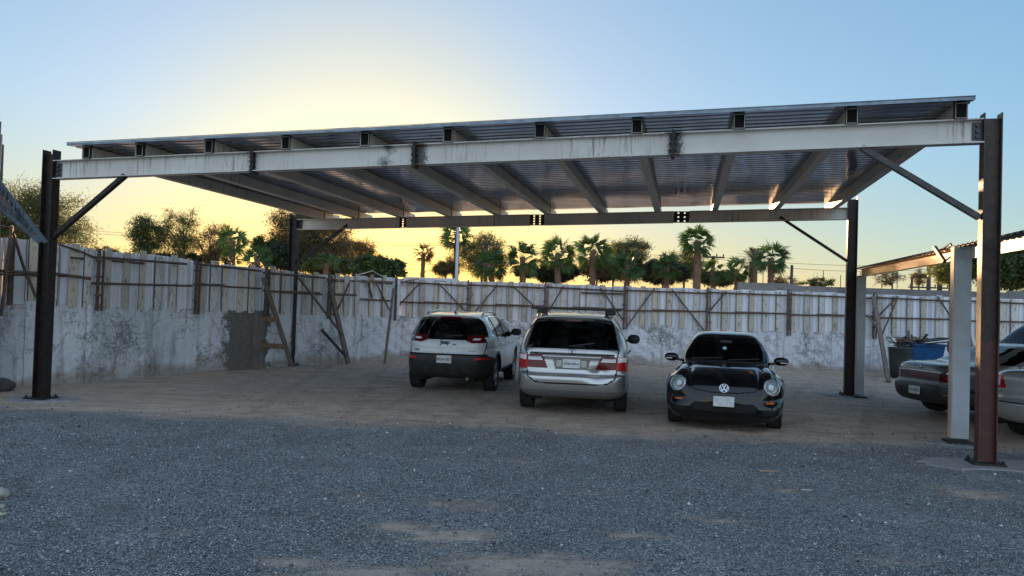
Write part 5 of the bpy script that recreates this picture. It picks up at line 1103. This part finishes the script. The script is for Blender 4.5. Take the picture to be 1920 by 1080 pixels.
# ---- silver minivan (rear view)
def build_van():
    yaw = math.atan2(.990, .139); o = thing('minivan', (1.39, 15.58, 0), 'silver minivan with a roof crossbar and dented tailgate in the middle of the carport', 'car', 'vehicles parked in the yard', yaw)
    prof = [(-2.2, .28), (-2.42, .36), (-2.53, .50), (-2.545, .66), (-2.47, .72), (-2.44, .90), (-2.43, 1.06), (-2.39, 1.15), (-2.20, 1.42), (-2.06, 1.62), (-2.10, 1.675), (-1.9, 1.705), (-1.2, 1.745), (-.2, 1.755), (.6, 1.70), (1.2, 1.48), (1.95, 1.10), (2.2, 1.02), (2.45, .88), (2.55, .68), (2.52, .42), (2.3, .26), (1.2, .24), (0, .23), (-1.2, .24)]
    def wf(x, z):
        w = .975-.275*sstep(1.02, 1.85, z)-.03*sstep(.45, .2, z); w = w*(1-.085*sstep(-1.7, -2.6, x)-.14*sstep(1.5, 2.6, x))
        for xc in (-1.48, 1.52): d = np.hypot(x-xc, z-.36); w = w+.012*np.exp(-((d-.40)/.08)**2)
        return w+.008*np.exp(-((z-.98)/.05)**2)
    def dent(V):
        d = np.exp(-((V[:, 1]+.44)/.16)**2-((V[:, 2]-.69)/.10)**2); d2 = np.exp(-((V[:, 1]+.50)/.05)**2-((V[:, 2]-.79)/.04)**2); m = V[:, 0] < -2.0; V = V.copy(); V[:, 0] += m*(.055*d+.02*d2)
        lip = (V[:, 0] < -2.2)*(.022*np.exp(-((V[:, 2]-1.0)/.022)**2)-.018*np.exp(-((V[:, 2]-1.045)/.012)**2)); V[:, 0] -= lip*(np.abs(V[:, 1]) < .72); return V
    b = Body(prof, (-1.55, 1.6, .88), wf, 7.2, deform=dent); x, y, z = b.C.T
    b.rule('under', z < .27)
    b.poly('rear_seal', 'R', [(-.80, 1.13), (.80, 1.13), (.70, 1.55), (.66, 1.63), (-.66, 1.63), (-.70, 1.55)]); b.poly('rear_glass', 'R', [(-.785, 1.145), (.785, 1.145), (.69, 1.54), (.645, 1.60), (-.645, 1.60), (-.69, 1.54)])
    b.poly('brake', 'R', [(-.15, 1.60), (.15, 1.60), (.12, 1.63), (-.12, 1.63)])
    a, bb, m = b.view('R')
    for s, sf in ((1, 'l'), (-1, 'r')):
        ya = y*s
        b.rule('tail_'+sf, inpoly(ya, z, [(.50, 1.015), (1.05, 1.02), (1.05, .80), (.40, .80)]) & (x < -2.0)); b.rule('tail_out_'+sf, inpoly(ya, z, [(.755, 1.02), (1.05, 1.02), (1.05, .78), (.755, .78)]) & (x < -2.0)); b.rule('clear_'+sf, inpoly(ya, z, [(.515, .99), (.745, .99), (.745, .925), (.495, .925)]) & (x < -2.0)); b.rule('clear_'+sf, inpoly(ya, z, [(.77, 1.01), (.93, 1.01), (.93, .93), (.77, .93)]) & (x < -2.0))
    b.line('gap', 'R', [(-.80, 1.14), (-.765, 1.02), (-.765, .80), (-.74, .66), (-.60, .565), (-.4, .555), (.4, .555), (.60, .565), (.74, .66), (.765, .80), (.765, 1.02), (.80, 1.14)], .011); b.rule('tail_out_l', (b.lab == b.names.index('gap')) & (z > .80) & (z < 1.02) & (y > 0)); b.rule('tail_out_r', (b.lab == b.names.index('gap')) & (z > .80) & (z < 1.02) & (y < 0))
    b.line('crease', 'R', [(-.76, .70), (.76, .70)], .004); b.line('gap', 'R', [(-.72, 1.045), (.72, 1.045)], .007)
    b.poly('recess', 'R', [(-.32, .955), (.32, .955), (.27, .78), (-.27, .78)]); b.line('gap', 'R', [(-.92, .70), (-.80, .70)], .005); b.line('gap', 'R', [(.92, .70), (.80, .70)], .005); b.rule('lower_bumper', (z < .43) & (x < -2.1) & (z >= .27))
    sg = [(-2.0, 1.2), (-1.2, 1.13), (.3, 1.10), (1.75, 1.08), (1.15, 1.42), (.7, 1.60), (-.3, 1.65), (-1.3, 1.64), (-1.85, 1.58)]
    for k in 'LS':
        b.poly('side_glass_'+k, k, sg); b.line('pillar', k, [(-.95, 1.05), (-.85, 1.66)], .05); b.line('pillar', k, [(.32, 1.05), (.30, 1.66)], .05); b.line('gap', k, [(.32, 1.1), (.33, .34)]); b.line('gap', k, [(-.92, 1.1), (-1.0, .8), (-1.05, .5)]); b.line('gap', k, [(1.5, 1.08), (1.42, .8)]); b.line('gap', k, [(-.95, .34), (1.1, .34)]); b.line('gap', k, [(-2.05, 1.08), (.3, 1.04)], .012)
    b.poly('windscreen', 'F', [(-.84, 1.12), (.84, 1.12), (.62, 1.62), (-.62, 1.62)], x < 2.0)
    b.arches((-1.48, 1.52), .36, .375)
    sp = paint('silver_paint', (.50, .50, .49), .28, .75, .8, .2)
    mats = dict(body=sp, under=M_UNDER, rear_seal=M_GAP, rear_glass=M_GL, brake=M_REDD, gap=M_GAP, crease=sp, recess=plain('recess_grey', (.2, .2, .2), .5, .3), pillar=M_GAP, windscreen=M_GLC, lower_bumper=plain('bumper_grey', (.22, .225, .23), .5, .4))
    for s in 'lr': mats['tail_'+s] = M_REDD; mats['tail_out_'+s] = M_RED; mats['clear_'+s] = M_CLR
    for k in 'LS': mats['side_glass_'+k] = M_GLD
    nm = dict(under='underbody', rear_seal='window_seal', rear_glass='rear_window', brake='brake_light', gap='panel_gap', recess='plate_recess', tail_l='tail_light', tail_r='tail_light', tail_out_l='tail_light', tail_out_r='tail_light', clear_l='reversing_lens', clear_r='reversing_lens', side_glass_L='side_window', side_glass_S='side_window', lower_bumper='bumper')
    b.build(o, mats, nm, dict(gap=-.006, rear_glass=-.003, recess=-.012, tail_l=.004, tail_r=.004, tail_out_l=.005, tail_out_r=.005, clear_l=.004, clear_r=.004))
    wells(o, (-1.48, 1.52), .55, .95, .375, .36); cabin(o, 1.9, -2.1, .78, .45, .92, (.55, -.5), 1.45)
    for xx in (-1.48, 1.52):
        for s in (-1, 1): wheel(o, xx, s*.84, .345, .235, 7, s)
    mb = MB(); vs, fc = ell((.95, 0, 1.52), (.03, .13, .04)); mb.add(vs, fc); mb.build('interior_mirror', M_TRIM, o, True)
    for s in (-1, 1):
        mirror(o, (1.15, s*1.10, 1.20), (.09, .13, .10), s, M_TRIM)
        mb = MB(); zr = lambda xx: b.hit((xx, s*.65, 3), (0, 0, -1))[0].z; mb.tube([(a_, s*.65, zr(a_)+h_) for a_, h_ in ((-1.98, -.01), (-1.88, .045), (-1.6, .05), (.1, .05), (.3, -.01))], .02, 8); mb.build('roof_rail', sp, o, True)
        mb = MB(); zf = b.hit((-1.45, s*.62, 3), (0, 0, -1))[0].z; vs, fc = ell((-1.45, s*.62, zf+.065), (.07, .10, .045), p=3); mb.add(vs, fc); mb.build('crossbar_foot', M_TRIM, o, True)
        p, n = b.hit((.45, s*1.6, .98), (0, -s, 0)); mb = MB(); mb.bar(p+V3((-.1, s*.03, 0)), p+V3((.1, s*.03, 0)), .035, .03); mb.build('door_handle', sp, o)
        p, n = b.hit((4, s*.66, .85), (-1, 0, 0)); mb = MB(); vs, fc = ell(p-n*.02, (.06, .18, .06)); mb.add(vs, fc); mb.build('headlight', M_CLR, o, True)
    mb = MB(); mb.box((-1.45, 0, zf+.12), (.075, 1.62, .036)); mb.build('roof_crossbar', M_BLACK, o)
    def onrear(yy, zz): return b.hit((-4, yy, zz), (1, 0, 0))
    p, n = onrear(0, .885); plate(o, p+n*.01, n, (0, -1, 0), .30, .15, 'AHE-600-A', M_PTXT, .055); 
    for s in (-1, 1): mb = MB(); q = p+n*.006+V3((0, s*.21, .0)); mb.box(q, (.012, .09, .11)); mb.build('plate_surround', sp, o)
    # outlined H-shaped emblem
    p, n = onrear(0, 1.095); Mx = frame(p+n*.006, n, (0, -1, 0)); mb = MB(); R = Mx.to_3x3(); me_ = plain('emblem_blue', (.05, .09, .16), .3, .6)
    def L(pts, w=.006):
        P = [Mx@V3((a_, b_, 0)) for a_, b_ in pts]; mb.tube(P, w, 5)
    L([(-.062, .038), (-.055, -.042), (.055, -.042), (.062, .038), (-.062, .038)], .003); L([(-.036, .034), (-.004, -.008), (-.022, -.036)]); L([(.036, .034), (.004, -.008), (.022, -.036)]); L([(-.036, .034), (.004, -.008)], .004); L([(.036, .034), (-.004, -.008)], .004)
    mb.build('emblem', me_, o); 
    mb = MB(); q, n = onrear(.05, 1.17); mb.bar(q+n*.015, q+n*.02+V3((.07, -.42, .06)), .012, .02); mb.build('wiper', M_TRIM, o)
    return o
# ---- black round-backed coupe facing the camera
def build_bug():
    fx, fy = -.275, -.9614; yaw = math.atan2(fy, fx); ax = (ground(1265, 790)+ground(1451, 802))/2; cx, cy = ax.x-1.29*fx, ax.y-1.29*fy
    o = thing('coupe', (cx, cy, 0), 'black rounded compact coupe facing the camera with big round headlights', 'car', 'vehicles parked in the yard', yaw)
    prof = [(2.0, .15), (2.10, .24), (2.135, .42), (2.12, .56), (2.06, .70), (1.90, .83), (1.55, .935), (1.20, .985), (1.02, 1.01), (.88, 1.07), (.42, 1.33), (.14, 1.44), (-.25, 1.486), (-.75, 1.45), (-1.25, 1.25), (-1.65, 1.02), (-1.95, .86), (-2.10, .68), (-2.14, .48), (-2.06, .26), (-1.9, .20), (-1, .18), (0, .17), (1, .18)]
    def wf(x, z):
        w = .885-.155*sstep(.72, 1.0, z)-.115*sstep(1.02, 1.52, z)-.03*sstep(.4, .15, z)
        for xc in (-1.25, 1.29): w = w+.05*np.exp(-((x-xc)/.42)**2)*sstep(1.0, .75, z)
        return w
    def nf(x, z): return 5.0-1.7*sstep(1.0, 1.6, x)*sstep(.3, .5, z)-.6*sstep(-1.0, -1.6, x)+1.6*sstep(1.08, 1.3, z)
    def dfm(V):   # front wings stand up beside the bonnet
        V = V.copy(); a = np.abs(V[:, 1]); g = np.exp(-((a-.70)/.13)**2)*np.exp(-((V[:, 0]-1.55)/.42)**2)*sstep(.5, .8, V[:, 2])*sstep(-.2, .4, V[:, 0]-.6)
        V[:, 2] += .055*g; V[:, 0] += .05*np.exp(-((a-.70)/.14)**2)*sstep(1.4, 1.9, V[:, 0])*np.exp(-((V[:, 2]-.68)/.16)**2); v = np.exp(-((a-.53)/.035)**2)*sstep(.9, 1.15, V[:, 0])*sstep(.62, .78, V[:, 2]); V[:, 2] -= .016*v; V[:, 0] -= .012*v; return V
    b = Body(prof, (-1.1, 1.25, .60), wf, 4.4, deform=dfm, nf=nf); x, y, z = b.C.T
    b.rule('under', z < .20)
    b.poly('ws_seal', 'F', [(-.80, 1.0), (.80, 1.0), (.70, 1.25), (.575, 1.42), (-.575, 1.42), (-.70, 1.25)], x < 1.05); b.poly('windscreen', 'F', [(-.77, 1.03), (.77, 1.03), (.67, 1.27), (.555, 1.40), (-.555, 1.40), (-.67, 1.27)], x < 1.05)
    b.rule('cowl', (x > .93) & (x < 1.06) & (np.abs(y) < .72) & (z > .94) & (b.lab == 0))
    b.line('gap', 'T', [(1.0, .66), (1.4, .58), (1.75, .53), (2.0, .50)], .009); b.line('gap', 'T', [(1.0, -.66), (1.4, -.58), (1.75, -.53), (2.0, -.50)], .009)
    b.line('gap', 'F', [(-.51, .70), (-.46, .635), (-.2, .60), (.2, .60), (.46, .635), (.51, .70)], .007)
    b.poly('grille', 'F', [(-.46, .30), (.46, .30), (.50, .40), (.44, .44), (-.44, .44), (-.50, .40)], x > 1.8); b.poly('grille', 'F', [(-.80, .28), (-.56, .28), (-.58, .37), (-.80, .36)], x > 1.5); b.poly('grille', 'F', [(.80, .28), (.56, .28), (.58, .37), (.80, .36)], x > 1.5)
    b.poly('turn_l', 'F', [(.62, .455), (.74, .455), (.74, .48), (.62, .48)], x > 1.4); b.poly('turn_r', 'F', [(-.62, .455), (-.74, .455), (-.74, .48), (-.62, .48)], x > 1.4)
    sg = [(-1.1, 1.03), (.0, 1.0), (.85, 1.0), (.42, 1.25), (.05, 1.385), (-.35, 1.415), (-.8, 1.36), (-1.15, 1.15)]
    for k in 'LS':
        b.poly('side_glass_'+k, k, sg); b.line('pillar', k, [(-.45, .95), (-.55, 1.42)], .035); b.line('gap', k, [(.78, 1.0), (.80, .6), (.70, .26)]); b.line('gap', k, [(-.50, 1.0), (-.56, .5), (-.50, .26)]); b.line('gap', k, [(-.5, .26), (.7, .26)])
    b.poly('rear_window', 'R', [(-.52, 1.05), (.52, 1.05), (.42, 1.36), (-.42, 1.36)])
    b.arches((-1.25, 1.29), .335, .355)
    lamps = {}
    for s in (-1, 1):
        p, n = b.hit((3.2, s*.705, .705), (-1, 0, 0)); n = (n*.5+V3((.92, s*.28, .28))).normalized(); c0 = p+n*.0; lamps[s] = (c0, n); dv = b.C-np.array(c0); ax_ = dv@np.array(n); rad = np.linalg.norm(dv-ax_[:, None]*np.array(n), axis=1); b.keep &= ~((rad < .118) & (np.abs(ax_) < .2))
    bp = paint('black_paint', (.003, .003, .005), .10, 0, .5, .03)
    bp.node_tree.nodes['Principled BSDF'].inputs['Specular IOR Level'].default_value = .25
    mats = dict(body=bp, under=M_UNDER, ws_seal=M_GAP, windscreen=M_GLD, cowl=plain('cowl', (.035, .035, .037), .7), gap=M_GAP, grille=M_UNDER, turn_l=M_AMB, turn_r=M_AMB, pillar=M_GAP, rear_window=M_GLD, side_glass_L=M_GLD, side_glass_S=M_GLD)
    nm = dict(under='underbody', ws_seal='window_seal', gap='panel_gap', turn_l='indicator', turn_r='indicator', side_glass_L='side_window', side_glass_S='side_window')
    b.build(o, mats, nm, dict(gap=-.006, windscreen=-.003, turn_l=.006, turn_r=.006, grille=-.012))
    wells(o, (-1.25, 1.29), .48, .86, .355, .335); cabin(o, 1.0, -1.3, .66, .4, .78, (-.1,), .85)
    for xx in (-1.25, 1.29):
        for s in (-1, 1): wheel(o, xx, s*.775, .33, .225, 5, s, M_RIM)
    for s in (-1, 1):
        c, n = lamps[s]; c = c-n*.035; R = frame(c, n, (0, 1, 0)).to_3x3()
        mb = MB(); mb.lathe([(.132, -.12), (.132, .03), (.128, .046), (.118, .05), (.112, .038), (.112, .0)], 36, c, R); h = mb.build('headlight', plain('lamp_bezel', (.45, .47, .5), .2, .9), o, True)
        mb = MB(); mb.lathe([(.113, .035), (.108, .005), (.09, -.03), (.04, -.05), (0, -.055)], 32, c, R); mb.build('reflector', plain('lamp_bowl', (.92, .95, .97), .4, 0), h, True)
        mb = MB(); mb.lathe([(.064, .0), (.063, .022), (.058, .022), (.058, -.02)], 28, c+R@V3((0, .012, 0)), R); mb.build('lamp_ring', M_RIM, h, True)
        mb = MB(); mb.lathe([(.0, .03), (.04, .025), (.052, .01), (.056, -.03)], 24, c+R@V3((0, .012, 0)), R); mb.build('lamp', M_CLR, h, True); mb = MB(); mb.box(c+R@V3((s*.05, -.065, .0)), (.05, .03, .02), R); mb.build('side_light', M_CLR, h)
        mb = MB(); mb.lathe([(.116, .046), (.10, .06), (.07, .080), (.0, .086)], 32, c, R); mb.build('lens', glassmat('lamp_glass', (.92, .94, .95)), h, True)
        mirror(o, (.72, s*.905, 1.04), (.085, .12, .072), s, bp, -.05)
        mb = MB(); mb.box((.81, s*.945, 1.02), (.006, .11, .012)); mb.build('mirror_lamp', M_CLR, o)
        p, n = b.hit((-.35, s*1.6, .86), (0, -s, 0)); mb = MB(); mb.bar(p+V3((-.09, s*.025, 0)), p+V3((.09, s*.025, 0)), .03, .03); mb.build('door_handle', M_CHROME, o)
        mb = MB(); mb.tube([(.99, s*.30-.25, 1.045), (.93, s*.30+.25, 1.075)], .008, 5); mb.build('wiper', M_TRIM, o)
    # round VW badge
    p, n = b.hit((3.2, 0, .665), (-1, 0, 0)); Mx = frame(p+n*.008, n, (0, 1, 0)); mb = MB()
    mb.tube([Mx@V3((math.cos(t)*.068, math.sin(t)*.068, 0)) for t in np.linspace(0, 2*math.pi, 41)], .0065, 6)
    for pts in ([(-.026, .058), (0, .008), (.026, .058)], [(-.055, .030), (-.028, -.050), (0, .0), (.028, -.050), (.055, .030)]):
        for a_, b_ in zip(pts[:-1], pts[1:]): mb.bar(Mx@V3((*a_, 0)), Mx@V3((*b_, 0)), .013, .008, n)
    mb.build('emblem', plain('badge_silver', (.8, .85, .92), .25, .6), o)
    p, n = b.hit((3.2, 0, .47), (-1, 0, 0)); plate(o, p+n*.02, (n+V3((1, 0, 0))).normalized(), (0, 1, 0), .31, .155, 'VUA-600', M_PTXT, .07) if False else None
    mb = MB(); Mx = frame(p+n*.02, (n+V3((1, 0, 0))).normalized(), (0, 1, 0)); mb.box(p+n*.02, (.31, .155, .008), Mx.to_3x3()); mb.build('number_plate', M_PLATE, o)
    mb = MB(); mb.lathe([(0, .035), (.03, .02), (.04, -.01), (.02, -.035), (0, -.035)], 10, (.62, -.02, 1.22)); mb.build('hanging_charm', plain('charm', (.35, .6, .58), .7), o, True)
    mb = MB(); vs, fc = ell((.52, 0, 1.33), (.02, .11, .03)); mb.add(vs, fc); mb.build('interior_mirror', M_TRIM, o, True)
    return o
# ---- saloons on the right
def build_saloon(name, pos, yaw, label, mat, dims, kind):
    Lr, H, Wd, trunk = dims; o = thing(name, pos, label, 'car', 'vehicles parked in the yard', yaw)
    k = Lr/2.38
    prof = [(-2.10, .27), (-2.30, .33), (-2.38, .46), (-2.38, .60), (-2.32, .65), (-2.30, .80), (-2.27, trunk-.06), (-2.17, trunk), (-1.75, trunk+.03), (-1.45, trunk+.05), (-.90, H-.13), (-.60, H-.02), (0, H), (.40, H-.05), (.85, H-.28), (1.25, trunk-.02), (1.6, .92), (2.1, .80), (2.34, .64), (2.36, .42), (2.15, .24), (1, .2), (0, .19), (-1, .2)]
    prof = [(a*k, c) for a, c in prof]
    def wf(x, z):
        w = Wd/2-.24*sstep(trunk-.08, H+.12, z)-.02*sstep(.4, .15, z)+.006*np.exp(-((z-.62)/.04)**2); w = w*(1-.08*sstep(-1.6, -2.4, x)-.13*sstep(1.4, 2.4, x))
        for xc in (-1.32, 1.34): d = np.hypot(x-xc*k, z-.33); w = w+.014*np.exp(-((d-.38)/.08)**2)
        return w
    b = Body(prof, (-1.4, 1.5, .62), wf, 5.4 if kind == 'old' else 4.2, nu=480, ns=60); x, y, z = b.C.T
    b.rule('under', z < .23); xr = -1.9*k
    if kind == 'old':
        b.rule('bumper', (x < -2.0) & (z < .64) & (z > .23)); b.line('bright', 'R', [(-.9, .635), (.9, .635)], .03); b.line('strip', 'R', [(-.8, .47), (.8, .47)], .006)
        b.rule('panel_l', inpoly(y, z, [(-.50, .70), (.50, .70), (.52, .84), (-.52, .84)]) & (x < xr)); b.line('bright2', 'R', [(-.9, .855), (.9, .855)], .01)
        for s, sf in ((1, 'l'), (-1, 'r')):
            b.rule('tail_'+sf, inpoly(y*s, z, [(.52, .70), (1, .70), (1, .845), (.53, .845)]) & (x < -2.08)); b.rule('amber_'+sf, inpoly(y*s, z, [(.66, .73), (1, .73), (1, .82), (.66, .82)]) & (x < -2.08))
        b.line('gap', 'R', [(-.52, .68), (-.53, .85), (-.80, .93)], .006); b.line('gap', 'R', [(.52, .68), (.53, .85), (.80, .93)], .006)
    else:
        b.rule('bumper', (x < -1.95) & (z < .34) & (z > .23))
        for s, sf in ((1, 'l'), (-1, 'r')):
            b.rule('tail_'+sf, inpoly(y*s, z, [(.44, .80), (.50, .99), (.80, 1.0), (1, .96), (1, .83), (.85, .79)]) & (x < -1.86)); b.rule('clear_'+sf, inpoly(y*s, z, [(.55, .84), (.56, .96), (.74, .965), (.76, .85)]) & (x < -1.7)); b.rule('refl_'+sf, inpoly(y*s, z, [(.62, .42), (.86, .42), (.80, .46)]) & (x < -1.7))
        b.line('gap', 'R', [(-.9, .70), (-.60, .68), (-.52, .78)], .006); b.line('gap', 'R', [(.9, .70), (.60, .68), (.52, .78)], .006); b.line('gap', 'R', [(-.55, .60), (.55, .60)], .006)
    b.poly('rear_window', 'T', [(-1.45*k, -.60), (-1.45*k, .60), (-.72*k, .50), (-.72*k, -.50)], z > trunk+.045); b.poly('windscreen', 'T', [(.45*k, -.52), (.45*k, .52), (1.2*k, .66), (1.2*k, -.66)], z > trunk)
    sg = [(-1.45, trunk+.04), (-.5, trunk), (1.02, trunk-.01), (.55, H-.16), (.2, H-.07), (-.55, H-.08), (-.95, H-.18)]
    for q in 'LS':
        b.poly('side_glass_'+q, q, [(a*k, c) for a, c in sg]); b.line('pillar', q, [(-.16, trunk-.05), (-.18, H)], .035); b.line('gap', q, [(-.16, trunk), (-.16, .26)]); b.line('gap', q, [(1.0, trunk), (.92, .26)]); b.line('gap', q, [(-.95, trunk+.02), (-1.0, .62), (-.78, .3)]); b.line('gap', q, [(-.8, .26), (.92, .26)])
        b.line('side_strip', q, [(-2.2, .55), (2.2, .52)], .022 if kind == 'old' else .0001)
    b.arches((-1.32*k, 1.34*k), .33, .35)
    gl = M_GLD; mats = dict(body=mat, under=M_UNDER, bumper=plain('dark_bumper', (.035, .036, .038), .5) if kind == 'old' else mat, bright=plain('bumper_top', (.20, .20, .19), .35, .2), bright2=M_CHROME, strip=M_CHROME, panel_l=lens('garnish', (.10, .045, .04)), gap=M_GAP, pillar=M_GAP, rear_window=gl, windscreen=gl, side_glass_L=gl, side_glass_S=gl, side_strip=M_TRIM)
    for s in 'lr': mats['tail_'+s] = M_REDD if kind == 'old' else M_RED; mats['amber_'+s] = M_AMB; mats['clear_'+s] = M_CLR; mats['refl_'+s] = M_REDD
    nm = dict(under='underbody', bright='bumper_top', bright2='chrome_strip', strip='chrome_strip', panel_l='tail_panel', gap='panel_gap', side_glass_L='side_window', side_glass_S='side_window', tail_l='tail_light', tail_r='tail_light', amber_l='indicator', amber_r='indicator', clear_l='reversing_lens', clear_r='reversing_lens', refl_l='reflector', refl_r='reflector')
    b.build(o, mats, nm, dict(gap=-.006, rear_window=-.003, bumper=.012 if kind == 'old' else 0, bright=.016, bright2=.004))
    wells(o, (-1.32*k, 1.34*k), .5, .84, .35, .33); cabin(o, 1.2*k, -1.3*k, .66, .4, .74, (.15, -.75), 1.0)
    for xx in (-1.32*k, 1.34*k):
        for s in (-1, 1): wheel(o, xx, s*.75, .315, .2, 7, s, M_RIM if kind != 'old' else M_RIMD)
    for s in (-1, 1):
        mirror(o, (.85*k, s*(Wd/2+.10), trunk+.05), (.07, .10, .07), s, mat)
        p, n = b.hit((4, s*.6, .68), (-1, 0, 0)); mb = MB(); vs, fc = ell(p-n*.02, (.05, .17, .06)); mb.add(vs, fc); mb.build('headlight', M_CLR, o, True)
        for hx in (-.75, .2): p, n = b.hit((hx, s*1.6, .82), (0, -s, 0)); mb = MB(); mb.bar(p+V3((-.08, s*.02, 0)), p+V3((.08, s*.02, 0)), .03, .03); mb.build('door_handle', M_TRIM if kind == 'old' else M_CHROME, o)
    def onrear(yy, zz): return b.hit((-4, yy, zz), (1, 0, 0))
    if kind == 'old':
        p, n = onrear(0, .50); p2, m2 = plate(o, p+n*.02, (-1, 0, 0), (0, -1, 0), .30, .15, '922 MTG', M_PLATEG, .07)
        p, n = onrear(0, .77); textmesh('CAMRY', .07, .004, 'lettering', plain('red_print', (.35, .05, .05), .5), o, frame(p+n*.004, n, (0, -1, 0)), 1.7)
        p, n = onrear(0, .925); Mx = frame(p+n*.006, n, (0, -1, 0)); mb = MB()
        for a_, b_, cy in ((.055, .036, 0), (.019, .034, 0), (.036, .013, .018)): mb.tube([Mx@V3((math.cos(t)*a_, math.sin(t)*b_+cy, 0)) for t in np.linspace(0, 2*math.pi, 25)], .0045, 5)
        mb.build('emblem', M_CHROME, o)
        p, n = onrear(-.42, .925); textmesh('LE', .05, .004, 'badge', M_CHROME, o, frame(p+n*.004, n, (0, -1, 0)))
    return o
def build_far():
    P = at(1935, 640, 19.5); yaw = math.radians(200); o = thing('van', (P.x+1.1, 19.9, 0), 'pale people carrier with sloping windscreen behind the silver sedan at the right edge', 'car', 'vehicles parked in the yard', yaw)
    prof = [(-2.1, .3), (-2.35, .45), (-2.4, .8), (-2.3, 1.1), (-2.05, 1.75), (-1.8, 1.90), (-.5, 1.95), (.5, 1.88), (.85, 1.72), (1.55, 1.18), (2.1, 1.05), (2.35, .8), (2.35, .45), (2.1, .3), (0, .28)]
    def wf(x, z): return (.92-.22*sstep(1.05, 2.0, z))*(1-.07*sstep(-1.6, -2.4, x)-.12*sstep(1.4, 2.4, x))
    b = Body(prof, (-1.5, 1.3, .95), wf, 5, nu=360, ns=50); x, y, z = b.C.T; b.rule('under', z < .31)
    b.poly('windscreen', 'F', [(-.78, 1.2), (.78, 1.2), (.62, 1.76), (-.62, 1.76)], x < 1.65)
    for q in 'LS':
        b.poly('side_glass_'+q, q, [(-2.0, 1.2), (1.35, 1.16), (.75, 1.68), (.3, 1.80), (-1.7, 1.80)]); b.line('pillar', q, [(-.9, 1.1), (-.9, 1.9)], .05); b.line('pillar', q, [(.2, 1.1), (.15, 1.9)], .05); b.line('gap', q, [(.2, 1.15), (.2, .35)]); b.line('gap', q, [(-.9, 1.15), (-.9, .35)])
    b.poly('rear_window', 'R', [(-.7, 1.2), (.7, 1.2), (.6, 1.72), (-.6, 1.72)]); b.arches((-1.4, 1.45), .36, .38); pm = paint('pale_paint', (.5, .52, .54), .3, .3, .8, .2)
    b.build(o, dict(body=pm, under=M_UNDER, windscreen=M_GL, side_glass_L=M_GLD, side_glass_S=M_GLD, pillar=M_GAP, gap=M_GAP, rear_window=M_GLD), dict(under='underbody', side_glass_L='side_window', side_glass_S='side_window', gap='panel_gap'), {})
    wells(o, (-1.4, 1.45), .5, .88, .38, .36); cabin(o, 1.5, -1.9, .7, .5, .95, (.1, -.8), 1.2)
    for xx in (-1.4, 1.45):
        for s in (-1, 1): wheel(o, xx, s*.79, .34, .22, 5, s)
    for s in (-1, 1):
        mirror(o, (1.0, s*1.0, 1.25), (.08, .12, .09), s, M_TRIM); mb = MB(); mb.tube([(-1.7, s*.66, 1.86), (-1.6, s*.66, 1.93), (.1, s*.65, 1.98), (.3, s*.65, 1.9)], .018, 6); mb.build('roof_rail', M_TRIM, o, True)
        p, n = b.hit((4, s*.6, .85), (-1, 0, 0)); mb = MB(); vs, fc = ell(p-n*.02, (.06, .2, .08)); mb.add(vs, fc); mb.build('headlight', M_CLR, o, True)
    return o
build_white(); build_van(); build_bug()
fwd = V3((.985, .17, 0)).normalized(); rc = V3((7.66, 14.6, 0)); c = rc+fwd*2.38
build_saloon('sedan', (c.x, c.y, 0), math.atan2(fwd.y, fwd.x), 'old dark grey sedan with dusty boot parked half under the lean-to', paint('grey_paint', (.12, .115, .10), .3, .4, .8, .55), (2.38, 1.40, 1.77, 1.0), 'old')
fwd = V3((.93, .37, 0)).normalized(); rc = V3((7.80, 11.6, 0)); c = rc+fwd*2.2
build_saloon('sedan', (c.x, c.y, 0), math.atan2(fwd.y, fwd.x), 'silver sedan with bright red tail light at the right edge', paint('champagne_paint', (.55, .54, .52), .28, .6, .8, .3), (2.2, 1.47, 1.70, 1.08), 'new')
build_far()
